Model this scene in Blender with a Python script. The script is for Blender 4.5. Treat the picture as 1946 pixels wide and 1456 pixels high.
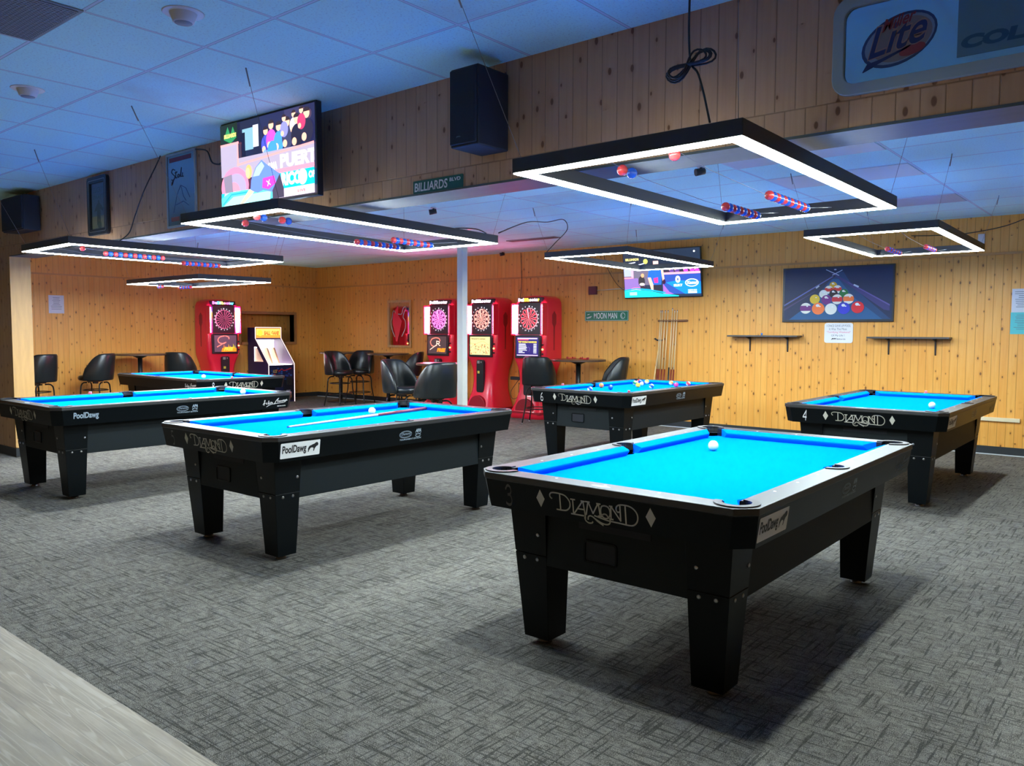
import bpy, bmesh, math, random
from mathutils import Vector, Matrix
from mathutils.geometry import tessellate_polygon
random.seed(7)
PI = math.pi
sc = bpy.context.scene
col = sc.collection
for o in list(bpy.data.objects): bpy.data.objects.remove(o)

# ------------------------------------------------------------------ camera, world, exposure
cam = bpy.data.cameras.new('camera'); camo = bpy.data.objects.new('camera', cam); col.objects.link(camo)
CAM_F, CAM_PITCH, CAM_ROLL, CAM_YAW, CAM_H = 1527.43, -0.0641405, 0.0035548, -0.688707, 1.42604
cam.sensor_fit = 'HORIZONTAL'; cam.sensor_width = 36.0; cam.lens = CAM_F / 1946 * 36.0
cam.clip_start = 0.05; cam.clip_end = 100
def _cam():
    cy, sy = math.cos(CAM_YAW), math.sin(CAM_YAW); cp, sp = math.cos(CAM_PITCH), math.sin(CAM_PITCH)
    fw = Vector((cp*sy, cp*cy, sp)); r = Vector((cy, -sy, 0)); u = r.cross(fw)
    cr, sr = math.cos(CAM_ROLL), math.sin(CAM_ROLL)
    r2 = r*cr + u*sr; u2 = -r*sr + u*cr
    m = Matrix.Identity(4)
    for i in range(3):
        m[i][0] = r2[i]; m[i][1] = u2[i]; m[i][2] = -fw[i]
    m[2][3] = CAM_H
    return m
camo.matrix_world = _cam()
sc.camera = camo
world = bpy.data.worlds.new('world'); sc.world = world; world.use_nodes = True
world.node_tree.nodes['Background'].inputs[0].default_value = (0.35, 0.5, 0.7, 1)
world.node_tree.nodes['Background'].inputs[1].default_value = 0.02
vs = sc.view_settings
vs.view_transform = 'Standard'; vs.look = 'None'; vs.gamma = 1.0; vs.use_curve_mapping = False
vs.exposure = 1.15
LAMP_E = 60.0          # strength of the white light strips
FILL_E = 1.2           # watts of the added warm fill lights over the walkway behind the camera
sc.cycles.use_denoising = True
sc.cycles.max_bounces = 8; sc.cycles.diffuse_bounces = 5; sc.cycles.glossy_bounces = 4
sc.cycles.sample_clamp_indirect = 6.0
sc.cycles.caustics_reflective = False; sc.cycles.caustics_refractive = False

# ------------------------------------------------------------------ helpers
def lin(c):
    return tuple(((x/255)/12.92 if x/255 <= .04045 else ((x/255+.055)/1.055)**2.4) for x in c)
class MB:
    def __init__(s): s.v = []; s.f = []; s.m = []; s.c = []; s.sm = []; s.flat = False
    def add(s, vs_, fs, mi=0, c=None, smooth=False):
        n = len(s.v); s.v += [tuple(v) for v in vs_]
        for f in fs: s.f.append(tuple(i+n for i in f)); s.m.append(mi); s.c.append(c); s.sm.append(smooth)
    def box(s, x0, x1, y0, y1, z0, z1, mi=0):
        s.add([(x0,y0,z0),(x1,y0,z0),(x1,y1,z0),(x0,y1,z0),(x0,y0,z1),(x1,y0,z1),(x1,y1,z1),(x0,y1,z1)],
              [(0,3,2,1),(4,5,6,7),(0,1,5,4),(1,2,6,5),(2,3,7,6),(3,0,4,7)], mi)
    def loft(s, rings, cap=True, mi=0, smooth=False, closed=True):
        n = len(rings[0]); vs_ = [p for r in rings for p in r]; fs = []
        for k in range(len(rings)-1):
            for i in range(n if closed else n-1):
                j = (i+1) % n
                fs.append((k*n+i, k*n+j, (k+1)*n+j, (k+1)*n+i))
        s.add(vs_, fs, mi, None, smooth)
        if cap:
            s.add(rings[0], [tuple(reversed(range(n)))], mi); s.add(rings[-1], [tuple(range(n))], mi)
    def tube(s, pts, r, seg=8, cap=True, mi=0, closed=False):
        pts = [Vector(p) for p in pts]; rings = []; N = len(pts); rr = r if isinstance(r, (list, tuple)) else [r]*N
        prev = None
        for i, p in enumerate(pts):
            if closed: t = (pts[(i+1) % N]-pts[i-1]).normalized()
            else: t = (pts[min(i+1, N-1)]-pts[max(i-1, 0)]).normalized()
            if prev is None: a = t.orthogonal().normalized()
            else:
                a = prev - t*prev.dot(t); a = a.normalized() if a.length > 1e-6 else t.orthogonal().normalized()
            prev = a; b = t.cross(a)
            rings.append([tuple(p + (a*math.cos(2*PI*k/seg)+b*math.sin(2*PI*k/seg))*rr[i]) for k in range(seg)])
        if closed: rings.append(rings[0]); cap = False
        s.loft(rings, cap, mi, True)
    def lathe(s, prof, c=(0,0,0), seg=24, cap=True, mi=0, smooth=True):
        s.loft([[(c[0]+r*math.cos(2*PI*k/seg), c[1]+r*math.sin(2*PI*k/seg), c[2]+z) for k in range(seg)] for r, z in prof], cap, mi, smooth)
    def sphere(s, c, r, seg=16, rings=10, mi=0):
        prof = [(r*math.sin(PI*i/rings), -r*math.cos(PI*i/rings)) for i in range(rings+1)]
        prof[0] = (1e-4, -r); prof[-1] = (1e-4, r)
        s.lathe(prof, c, seg, True, mi)
    def prism(s, poly, z0, z1, mi=0, holes=()):
        loops = [poly]+list(holes)
        tri = tessellate_polygon([[Vector((p[0], p[1], 0)) for p in l] for l in loops])
        allp = [p for l in loops for p in l]
        def orient(t, up):
            a, b, c = [allp[i] for i in t]
            ccw = (b[0]-a[0])*(c[1]-a[1])-(b[1]-a[1])*(c[0]-a[0]) > 0
            return tuple(t) if ccw == up else tuple(reversed(t))
        s.add([(p[0], p[1], z1) for p in allp], [orient(t, True) for t in tri], mi)
        if z0 is not None:
            s.add([(p[0], p[1], z0) for p in allp], [orient(t, False) for t in tri], mi)
            for li, l in enumerate(loops):
                n = len(l); ar = sum(l[i][0]*l[(i+1) % n][1]-l[(i+1) % n][0]*l[i][1] for i in range(n))
                fwd = (ar > 0) == (li == 0)
                fs = [((i, (i+1) % n, n+(i+1) % n, n+i) if fwd else ((i+1) % n, i, n+i, n+(i+1) % n)) for i in range(n)]
                s.add([(p[0], p[1], z0) for p in l]+[(p[0], p[1], z1) for p in l], fs, mi)
    def xf(s, M):
        s.v = [tuple(M @ Vector(v)) for v in s.v]; return s
    def build(s, name, mats, parent=None, loc=None, bevel=0, rot=None):
        me = bpy.data.meshes.new(name); me.from_pydata(s.v, [], s.f)
        ms = mats if isinstance(mats, (list, tuple)) else [mats]
        for m in ms: me.materials.append(m)
        for p, mi, sm in zip(me.polygons, s.m, s.sm): p.material_index = mi; p.use_smooth = sm
        if any(c is not None for c in s.c):
            at = me.color_attributes.new('Col', 'FLOAT_COLOR', 'CORNER')
            for p, c in zip(me.polygons, s.c):
                cc = tuple(c or (0, 0, 0))+(1,)
                for li in p.loop_indices: at.data[li].color = cc
        if not s.flat:
            bm = bmesh.new(); bm.from_mesh(me); bmesh.ops.remove_doubles(bm, verts=bm.verts, dist=1e-6); bmesh.ops.recalc_face_normals(bm, faces=bm.faces); bm.to_mesh(me); bm.free()
        me.update()
        o = bpy.data.objects.new(name, me); col.objects.link(o)
        if parent: o.parent = parent
        if loc: o.location = loc
        if rot: o.rotation_euler = rot
        if bevel:
            b = o.modifiers.new('bevel', 'BEVEL'); b.width = bevel; b.segments = 2; b.limit_method = 'ANGLE'; b.angle_limit = math.radians(40)
        return o
def tag(o, label=None, cat=None, group=None, kind=None):
    if label: o['label'] = label
    if cat: o['category'] = cat
    if group: o['group'] = group
    if kind: o['kind'] = kind
    return o
def thing(name, label, cat, loc=(0,0,0), rz=0, group=None):
    o = bpy.data.objects.new(name, None); col.objects.link(o); o.location = loc; o.rotation_euler = (0, 0, rz)
    o.empty_display_size = .1
    return tag(o, label, cat, group)
KIDS = {}
def kids(o):
    return [c for c in bpy.data.objects if c.parent == o]
def copy_tree(o, parent=None, skip=()):
    c = o.copy(); col.objects.link(c)
    if parent: c.parent = parent
    for ch in kids(o):
        if ch.name.split('.')[0] in skip: continue
        copy_tree(ch, c, skip)
    return c
def struct(mb, name, mats, label=None, **k):
    o = mb.build(name, mats, **k); tag(o, label, None, None, 'structure'); return o
def smooth_pts(pts, n=6):
    P = [Vector(p) for p in pts]; out = []
    for i in range(len(P)-1):
        p0 = P[max(i-1, 0)]; p1 = P[i]; p2 = P[i+1]; p3 = P[min(i+2, len(P)-1)]
        for k in range(n):
            t = k/n
            out.append(.5*((2*p1)+(p2-p0)*t+(2*p0-5*p1+4*p2-p3)*t*t+(3*p1-p0-3*p2+p3)*t*t*t))
    out.append(P[-1]); return out

# ------------------------------------------------------------------ materials
def mat(name, c, rough=.5, metal=0, spec=.5, emit=None, es=0, coat=0, bump=None, alpha=None):
    m = bpy.data.materials.new(name); m.use_nodes = True; b = m.node_tree.nodes['Principled BSDF']
    b.inputs['Base Color'].default_value = (*c, 1); b.inputs['Roughness'].default_value = rough
    b.inputs['Metallic'].default_value = metal; b.inputs['Specular IOR Level'].default_value = spec
    if emit: b.inputs['Emission Color'].default_value = (*emit, 1); b.inputs['Emission Strength'].default_value = es
    if coat: b.inputs['Coat Weight'].default_value = coat
    if bump:
        nt = m.node_tree; n = nt.nodes.new('ShaderNodeTexNoise'); n.inputs['Scale'].default_value = bump[0]; n.inputs['Detail'].default_value = 3
        t = nt.nodes.new('ShaderNodeTexCoord'); bp = nt.nodes.new('ShaderNodeBump'); bp.inputs['Strength'].default_value = bump[1]; bp.inputs['Distance'].default_value = .002
        nt.links.new(t.outputs['Object'], n.inputs['Vector']); nt.links.new(n.outputs['Fac'], bp.inputs['Height']); nt.links.new(bp.outputs['Normal'], b.inputs['Normal'])
    return m
class NT:
    def __init__(s, m): s.t = m.node_tree; s.b = s.t.nodes['Principled BSDF']
    def n(s, ty, **k):
        x = s.t.nodes.new(ty)
        for a, v in k.items(): setattr(x, a, v)
        return x
    def l(s, a, b): s.t.links.new(a, b)
    def m(s, op, a, b=None, c=None, clamp=False):
        x = s.n('ShaderNodeMath', operation=op, use_clamp=clamp)
        for i, v in enumerate((a, b, c)):
            if v is None: continue
            if isinstance(v, (int, float)): x.inputs[i].default_value = v
            else: s.l(v, x.inputs[i])
        return x.outputs[0]
    def vec(s, x, y, z=0.0):
        c = s.n('ShaderNodeCombineXYZ')
        for i, v in enumerate((x, y, z)):
            if isinstance(v, (int, float)): c.inputs[i].default_value = v
            else: s.l(v, c.inputs[i])
        return c.outputs[0]
    def noise(s, v, scale, detail=2, rough=.5, dim='3D'):
        x = s.n('ShaderNodeTexNoise'); x.inputs['Scale'].default_value = scale; x.inputs['Detail'].default_value = detail; x.inputs['Roughness'].default_value = rough
        s.l(v, x.inputs['Vector']); return x.outputs['Fac']
    def ramp(s, v, a, b):
        x = s.n('ShaderNodeMapRange'); x.inputs['From Min'].default_value = a; x.inputs['From Max'].default_value = b; s.l(v, x.inputs['Value']); return x.outputs[0]
    def mix(s, f, a, b, mode='MIX'):
        x = s.n('ShaderNodeMix', data_type='RGBA', blend_type=mode)
        if isinstance(f, (int, float)): x.inputs[0].default_value = f
        else: s.l(f, x.inputs[0])
        for i, v in ((6, a), (7, b)):
            if isinstance(v, tuple): x.inputs[i].default_value = (*v, 1)
            else: s.l(v, x.inputs[i])
        return x.outputs[2]
    def pos(s):
        g = s.n('ShaderNodeNewGeometry'); x = s.n('ShaderNodeSeparateXYZ'); s.l(g.outputs['Position'], x.inputs[0]); return x.outputs[0], x.outputs[1], x.outputs[2]
    def bump(s, h, st=.3, d=.004):
        b = s.n('ShaderNodeBump'); b.inputs['Strength'].default_value = st; b.inputs['Distance'].default_value = d; s.l(h, b.inputs['Height']); s.l(b.outputs[0], s.b.inputs['Normal'])

def wood_wall(name, axis, base=(.56, .31, .095), dark=(.13, .045, .012), light=(.82, .42, .095), pitch=.087, band=None, rough=.42, gate_th=.66):
    m = mat(name, base, rough, spec=.4); t = NT(m)
    X, Y, Z = t.pos(); U = X if axis == 'X' else Y
    k = t.m('DIVIDE', U, pitch)
    zz = Z
    if band is not None:                       # boards below the joint are shifted against those above it
        k = t.m('ADD', k, t.m('MULTIPLY', t.m('GREATER_THAN', Z, band), 37.5))
    bi = t.m('FLOOR', k); fr = t.m('FRACT', k)
    wn = t.n('ShaderNodeTexWhiteNoise', noise_dimensions='1D'); t.l(bi, wn.inputs['W'])
    rnd = wn.outputs['Value']
    gv = t.vec(t.m('MULTIPLY', U, 14), t.m('MULTIPLY', t.m('ADD', Z, t.m('MULTIPLY', rnd, 9)), 1.1), t.m('MULTIPLY', rnd, 20))
    g = t.noise(gv, 2.2, 5, .62)
    gv2 = t.vec(t.m('MULTIPLY', U, 90), t.m('MULTIPLY', Z, 2.0), rnd)
    g2 = t.noise(gv2, 1.0, 2)
    c = t.mix(t.ramp(g, .3, .72), base, light)
    c = t.mix(t.m('MULTIPLY', t.ramp(g2, .5, .8), .28), c, (base[0]*.72, base[1]*.6, base[2]*.45))
    c = t.mix(t.m('MULTIPLY', rnd, .30), c, (base[0]*.92, base[1]*.76, base[2]*.55))
    # knots: one chance per cell of each board, partly lined up in rows where sheets repeat
    v = t.n('ShaderNodeTexVoronoi', voronoi_dimensions='2D', feature='F1'); v.inputs['Scale'].default_value = 1.0; v.inputs['Randomness'].default_value = .95
    grp = t.m('FLOOR', t.m('DIVIDE', bi, 6))
    w2 = t.n('ShaderNodeTexWhiteNoise', noise_dimensions='1D'); t.l(grp, w2.inputs['W'])
    t.l(t.vec(t.m('MULTIPLY', U, 1/pitch*.75), t.m('ADD', t.m('MULTIPLY', Z, 4.6), t.m('MULTIPLY', w2.outputs['Value'], 5))), v.inputs['Vector'])
    row = t.noise(t.vec(t.m('MULTIPLY', U, .5), t.m('MULTIPLY', Z, 4.0)), 1.3, 2)
    sepc = t.n('ShaderNodeSeparateColor'); t.l(v.outputs['Color'], sepc.inputs[0])
    gate = t.m('GREATER_THAN', t.m('ADD', sepc.outputs[0], t.m('MULTIPLY', t.ramp(row, .4, .65), .60)), gate_th)
    rad = t.m('ADD', .042, t.m('MULTIPLY', sepc.outputs[1], .066))
    kn = t.m('MULTIPLY', gate, t.m('SUBTRACT', 1.0, t.m('DIVIDE', v.outputs['Distance'], rad), clamp=True))
    kn = t.m('MULTIPLY', kn, 3.2, clamp=True)
    ring = t.m('MULTIPLY', gate, t.m('SUBTRACT', 1.0, t.m('DIVIDE', v.outputs['Distance'], t.m('MULTIPLY', rad, 2.6)), clamp=True))
    c = t.mix(t.m('MULTIPLY', ring, .45), c, (base[0]*.6, base[1]*.45, base[2]*.3))
    c = t.mix(t.m('MULTIPLY', kn, .85), c, dark)
    edge = t.m('MINIMUM', fr, t.m('SUBTRACT', 1.0, fr))
    gr = t.m('SUBTRACT', 1.0, t.m('DIVIDE', edge, .045), clamp=True)
    if band is not None:
        d = t.m('ABSOLUTE', t.m('SUBTRACT', Z, band)); gr = t.m('MAXIMUM', gr, t.m('SUBTRACT', 1.0, t.m('DIVIDE', d, .005), clamp=True))
    c = t.mix(t.m('MULTIPLY', gr, .62), c, (base[0]*.22, base[1]*.16, base[2]*.1))
    t.l(c, t.b.inputs['Base Color'])
    t.bump(t.m('ADD', t.m('MULTIPLY', gr, -1.0), t.m('MULTIPLY', g2, .08)), .5, .003)
    return m
M = {}
WOODB = (.76, .345, .060)
M['wood_x'] = wood_wall('knotty_pine_x', 'X', WOODB, band=2.36)
M['wood_y'] = wood_wall('knotty_pine_y', 'Y', WOODB, band=2.34)
M['wood_h'] = wood_wall('knotty_pine_header', 'X', (.50, .29, .155), light=(.57, .34, .19), band=2.352, gate_th=.5)  # same pine, made greyer to carry the cool bounce light on the header
def plain_wood(name, c, sx=1, sy=1, sz=14, rough=.45, amt=.35):
    m = mat(name, c, rough, spec=.4); t = NT(m); tc = t.n('ShaderNodeTexCoord'); mp = t.n('ShaderNodeMapping'); mp.inputs['Scale'].default_value = (sx, sy, sz)
    t.l(tc.outputs['Object'], mp.inputs[0]); g = t.noise(mp.outputs[0], 2.0, 5, .6)
    t.l(t.mix(t.m('MULTIPLY', t.ramp(g, .35, .7), amt), c, tuple(x*.45 for x in c)), t.b.inputs['Base Color']); return m
M['trim_wood'] = plain_wood('plain_trim_wood', (.62, .36, .13), 10, 10, 1.2)
M['frame_wood'] = plain_wood('frame_wood', (.42, .2, .07), 3, 3, 3)
M['soffit'] = plain_wood('grey_soffit_wood', (.10, .12, .115), .8, 12, 1)
# carpet
def carpet():
    m = mat('charcoal_carpet_tile', (.05, .052, .05), .95, spec=.1); t = NT(m); X, Y, Z = t.pos()
    P = t.vec(X, Y, 0.0)
    sp = t.noise(P, 260, 2, .75)
    sp2 = t.noise(P, 45, 3, .7)
    a = t.noise(t.vec(t.m('MULTIPLY', X, 4.2), t.m('MULTIPLY', Y, 84), 0.0), 1, 2, .5)
    b = t.noise(t.vec(t.m('MULTIPLY', X, 84), t.m('MULTIPLY', Y, 4.2), 7.0), 1, 2, .5)
    a2 = t.noise(t.vec(t.m('MULTIPLY', X, 7), t.m('MULTIPLY', Y, 150), 3.0), 1, 1, .5)
    dens = t.noise(P, 1.6, 2)
    la = t.ramp(t.m('ADD', a, t.m('MULTIPLY', t.m('SUBTRACT', dens, .5), .12)), .562, .63); lb = t.ramp(t.m('ADD', b, t.m('MULTIPLY', t.m('SUBTRACT', dens, .5), .12)), .562, .63)
    la2 = t.n('ShaderNodeClamp'); t.l(la, la2.inputs[0]); lb2 = t.n('ShaderNodeClamp'); t.l(lb, lb2.inputs[0])
    line = t.m('MAXIMUM', la2.outputs[0], lb2.outputs[0]); line = t.m('MAXIMUM', line, t.m('MULTIPLY', t.ramp(a2, .60, .68), .5), clamp=True)
    c = t.mix(t.ramp(sp, .36, .66), (.006, .006, .005), (.32, .295, .255))
    cl = t.n('ShaderNodeClamp'); t.l(t.ramp(sp2, .42, .64), cl.inputs[0]); c = t.mix(t.m('MULTIPLY', cl.outputs[0], .50), c, (.040, .038, .033))
    sp3 = t.noise(t.vec(t.m('MULTIPLY', X, 1.0), t.m('MULTIPLY', Y, 1.6), 2.0), 14, 3, .75)
    c3 = t.n('ShaderNodeClamp'); t.l(t.ramp(sp3, .45, .62), c3.inputs[0]); c = t.mix(t.m('MULTIPLY', c3.outputs[0], .30), c, (.30, .28, .25))
    c = t.mix(t.m('MULTIPLY', line, .60), c, (.010, .012, .011))
    t.l(c, t.b.inputs['Base Color']); t.bump(t.m('SUBTRACT', sp, t.m('MULTIPLY', line, .4)), .8, .004)
    return m
M['carpet'] = carpet()
def planks():
    m = mat('grey_vinyl_plank', (.3, .3, .27), .55, spec=.2); t = NT(m); X, Y, Z = t.pos()
    row = t.m('FLOOR', t.m('DIVIDE', Y, .18)); off = t.m('MULTIPLY', row, .437)
    seg = t.m('FLOOR', t.m('DIVIDE', t.m('ADD', X, off), 1.22))
    wn = t.n('ShaderNodeTexWhiteNoise', noise_dimensions='2D'); t.l(t.vec(row, seg), wn.inputs['Vector']); r = wn.outputs['Value']
    g = t.noise(t.vec(t.m('MULTIPLY', X, 1.3), t.m('MULTIPLY', Y, 12), t.m('MULTIPLY', r, 30)), 2.4, 6, .62)
    g2 = t.noise(t.vec(t.m('MULTIPLY', X, .30), t.m('MULTIPLY', Y, 7.5), t.m('MULTIPLY', r, 11)), 1.7, 2, .45)
    wave = t.m('ABSOLUTE', t.m('SINE', t.m('MULTIPLY', g2, 40)))
    ln = t.ramp(wave, .93, 1.0)
    c = t.mix(t.ramp(g, .3, .72), (.195, .160, .118), (.325, .268, .200))
    c = t.mix(t.m('MULTIPLY', ln, .42), c, (.44, .375, .29))
    c = t.mix(t.m('MULTIPLY', r, .25), c, (.3, .3, .28))
    fy = t.m('FRACT', t.m('DIVIDE', Y, .18)); fx = t.m('FRACT', t.m('DIVIDE', t.m('ADD', X, off), 1.22))
    e = t.m('MINIMUM', t.m('MULTIPLY', t.m('MINIMUM', fy, t.m('SUBTRACT', 1.0, fy)), .18), t.m('MULTIPLY', t.m('MINIMUM', fx, t.m('SUBTRACT', 1.0, fx)), 1.22))
    gr = t.m('SUBTRACT', 1.0, t.m('DIVIDE', e, .0018), clamp=True)
    c = t.mix(t.m('MULTIPLY', gr, .6), c, (.1, .1, .09)); t.l(c, t.b.inputs['Base Color']); t.bump(t.m('SUBTRACT', g, gr), .15, .002)
    return m
M['planks'] = planks()
def ceiling(name, px, ox, py, oy, base=(.54, .93, .93)):  # blue-green base carries the bounce light from the blue table cloth
    m = mat(name, base, .9, spec=.15); t = NT(m); X, Y, Z = t.pos()
    def line(u, p, o):
        f = t.m('FRACT', t.m('DIVIDE', t.m('SUBTRACT', u, o), p)); return t.m('MULTIPLY', t.m('MINIMUM', f, t.m('SUBTRACT', 1.0, f)), p)
    e = t.m('MINIMUM', line(X, px, ox), line(Y, py, oy))
    bar = t.m('LESS_THAN', e, .008); rim = t.m('MULTIPLY', t.m('LESS_THAN', e, .0105), t.m('GREATER_THAN', e, .0065))
    n = t.noise(t.vec(X, Y, 0.0), 85, 3, .7); pits = t.ramp(n, .56, .64)
    pc = t.n('ShaderNodeClamp'); t.l(pits, pc.inputs[0])
    cx = t.m('FLOOR', t.m('DIVIDE', t.m('SUBTRACT', X, ox), px)); cyy = t.m('FLOOR', t.m('DIVIDE', t.m('SUBTRACT', Y, oy), py))
    wn = t.n('ShaderNodeTexWhiteNoise', noise_dimensions='2D'); t.l(t.vec(cx, cyy), wn.inputs['Vector'])
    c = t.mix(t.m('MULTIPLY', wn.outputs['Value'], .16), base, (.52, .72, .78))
    c = t.mix(t.m('MULTIPLY', pc.outputs[0], .38), c, (.28, .36, .42))
    st = t.m('GREATER_THAN', wn.outputs['Value'], .93)
    c = t.mix(t.m('MULTIPLY', t.m('MULTIPLY', st, t.ramp(t.noise(t.vec(X, Y, 0.0), 2.5, 3), .4, .65)), .35), c, (.46, .50, .48))
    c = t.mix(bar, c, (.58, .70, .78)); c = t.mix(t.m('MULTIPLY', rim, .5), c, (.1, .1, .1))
    t.l(c, t.b.inputs['Base Color']); t.bump(t.m('ADD', t.m('MULTIPLY', pc.outputs[0], -.6), bar), .35, .004)
    return m
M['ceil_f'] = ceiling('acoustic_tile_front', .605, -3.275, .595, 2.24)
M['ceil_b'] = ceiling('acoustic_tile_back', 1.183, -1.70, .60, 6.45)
M['baseboard'] = mat('dark_rubber_baseboard', (.02, .024, .028), .5)
M['strip_white'] = mat('white_edge_strip', (.55, .57, .58), .5)
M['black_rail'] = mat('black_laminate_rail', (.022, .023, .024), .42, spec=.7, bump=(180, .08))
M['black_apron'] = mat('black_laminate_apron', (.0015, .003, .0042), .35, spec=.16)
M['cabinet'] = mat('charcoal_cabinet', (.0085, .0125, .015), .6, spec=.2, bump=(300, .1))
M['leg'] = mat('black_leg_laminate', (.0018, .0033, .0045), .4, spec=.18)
M['steel'] = mat('steel', (.36, .36, .37), .35, 1)
M['dark_steel'] = mat('dark_steel', (.12, .12, .13), .38, 1)
M['cloth'] = mat('tournament_blue_cloth', (.0005, .17, .88), 1.0, spec=0.0)
M['cushion'] = mat('tournament_blue_cushion_cloth', (.0005, .17, .88), 1.0, spec=0.0)
M['pocket'] = mat('black_pocket_rubber', (.012, .012, .014), .4)
M['pocket_in'] = mat('pocket_liner_black', (.004, .006, .012), .7)
M['sight'] = mat('pearl_sight', (.8, .8, .78), .25)
M['cream'] = mat('cream_logo_vinyl', (.56, .53, .44), .5)
M['cream_dim'] = mat('shaded_number_vinyl', (.11, .105, .10), .5)  # numerals dimmed in colour for the weak light on the near table ends
M['white_vinyl'] = mat('white_sticker', (.78, .78, .78), .45)
M['ink'] = mat('black_ink', (.006, .006, .008), .5)
M['pale_ink'] = mat('pale_blue_ink', (.32, .40, .48), .5)
M['grey_ink'] = mat('grey_blue_ink', (.12, .17, .22), .5)
M['oval'] = mat('pale_blue_nameplate', (.22, .45, .75), .35)
M['ball_w'] = mat('cue_ball_ivory', (.80, .78, .60), .12, spec=.6, coat=.3)
M['chalk_b'] = mat('blue_chalk', (.05, .18, .5), .9)
M['chalk_p'] = mat('pink_chalk_wrap', (.75, .12, .18), .8)
M['lamp'] = mat('lamp_black_housing', (.035, .036, .038), .42, spec=.5)
M['wire'] = mat('steel_wire', (.25, .25, .26), .4, .8)
M['cord'] = mat('black_cord', (.012, .013, .016), .5)
M['red_bead'] = mat('red_bead', (.62, .045, .045), .25, coat=.3)
M['blue_bead'] = mat('blue_bead', (.02, .10, .55), .25, coat=.3)
M['vinyl'] = mat('black_vinyl_upholstery', (.010, .013, .015), .3, spec=.5, bump=(160, .12))
M['chair_frame'] = mat('black_chair_frame', (.012, .011, .011), .3, .4)
M['bar_top'] = plain_wood('dark_bar_top', (.10, .055, .035), 6, 1, 1, .28)
M['black_paint'] = mat('black_paint', (.012, .013, .014), .4)
M['spk'] = mat('speaker_black', (.008, .012, .02), .6, bump=(400, .2))
M['spk_grille'] = mat('speaker_grille', (.008, .013, .022), .75, bump=(900, .5))
M['white_paint'] = mat('white_painted_steel', (.60, .60, .56), .4)
M['post_b'] = mat('cream_painted_post', (.58, .57, .50), .38)
M['plastic_w'] = mat('white_plastic', (.62, .62, .6), .4)
M['grille_grey'] = mat('grey_vent', (.20, .215, .22), .6)
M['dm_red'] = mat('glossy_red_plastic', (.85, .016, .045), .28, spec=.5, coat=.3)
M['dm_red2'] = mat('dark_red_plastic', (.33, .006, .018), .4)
M['green_sign'] = mat('green_street_sign', (.004, .16, .075), .4)
M['green_sign2'] = mat('teal_green_street_sign', (.004, .10, .07), .4)
M['sign_white'] = mat('sign_white_lettering', (.72, .74, .72), .4)
M['mirror'] = mat('mirror_glass', (.78, .82, .84), .03, 1)
M['mirror_dim'] = mat('frosted_mirror_glass', (.30, .36, .40), .22, 1)
M['cue_wood'] = mat('maple_cue_shaft', (.70, .52, .27), .3, coat=.2)
M['cue_butt'] = mat('dark_red_cue_butt', (.20, .025, .015), .3, coat=.2)
M['tip'] = mat('blue_cue_tip', (.02, .08, .22), .8)
M['rack_wood'] = mat('brown_cue_rack_wood', (.28, .12, .045), .4)
M['purple'] = mat('dark_purple_cabinet', (.030, .018, .085), .45)
M['pipe_w'] = mat('pale_wood_strip', (.72, .60, .38), .5)
M['paper'] = mat('white_paper', (.62, .66, .74), .7)
M['paper_c'] = mat('cyan_paper', (.10, .52, .55), .7)
M['frame_blk'] = mat('black_frame', (.012, .015, .02), .35)
M['frame_mirror'] = mat('pale_greenish_frame', (.30, .36, .36), .45)
def attr_mat(name, emit=0, rough=.5, base=True, coat=0):
    m = mat(name, (0, 0, 0), rough, coat=coat); t = NT(m); a = t.n('ShaderNodeVertexColor', layer_name='Col')
    if base: t.l(a.outputs[0], t.b.inputs['Base Color'])
    if emit: t.l(a.outputs[0], t.b.inputs['Emission Color']); t.b.inputs['Emission Strength'].default_value = emit
    return m
M['print'] = attr_mat('printed_picture')
M['screen'] = attr_mat('lit_screen', 1.0, .25, False)
M['screen_hi'] = attr_mat('lit_marquee', 2.2, .3, False)
def glow(name, c, s):
    return mat(name, (.02, .02, .02), .4, emit=c, es=s)
M['strip'] = glow('white_light_strip', (.84, .98, 1.0), LAMP_E)
M['tube'] = glow('pink_light_tube', (1.0, .18, .36), 55)
M['white_glow'] = glow('white_lit_panel', (1.0, .88, .80), 5)
def ball_mat(name, c, stripe=False):
    m = mat(name, c, .12, spec=.6, coat=.3)
    if stripe:
        t = NT(m); tc = t.n('ShaderNodeTexCoord'); s = t.n('ShaderNodeSeparateXYZ'); t.l(tc.outputs['Object'], s.inputs[0])
        t.l(t.mix(t.m('GREATER_THAN', t.m('ABSOLUTE', s.outputs[2]), .015), c, (.8, .78, .7)), t.b.inputs['Base Color'])
    return m

# ------------------------------------------------------------------ flat drawing: lettering and pictures
_tc = {}
def text_tris(s, bold=0):
    if (s, bold) in _tc: return _tc[(s, bold)]
    cu = bpy.data.curves.new('t', 'FONT'); cu.body = s; cu.size = 1; cu.resolution_u = 4; cu.offset = bold
    o = bpy.data.objects.new('t', cu); col.objects.link(o)
    dg = bpy.context.evaluated_depsgraph_get(); ev = o.evaluated_get(dg); me = ev.to_mesh()
    vs_ = [(v.co.x, v.co.y) for v in me.vertices]; fs = [tuple(p.vertices) for p in me.polygons]
    ev.to_mesh_clear(); bpy.data.objects.remove(o); bpy.data.curves.remove(cu)
    x0 = min(v[0] for v in vs_); x1 = max(v[0] for v in vs_); y0 = min(v[1] for v in vs_); y1 = max(v[1] for v in vs_)
    w = (x1-x0) or 1; h = (y1-y0) or 1
    r = ([((x-x0)/w, (y-y0)/h) for x, y in vs_], fs); _tc[(s, bold)] = r; return r
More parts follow.
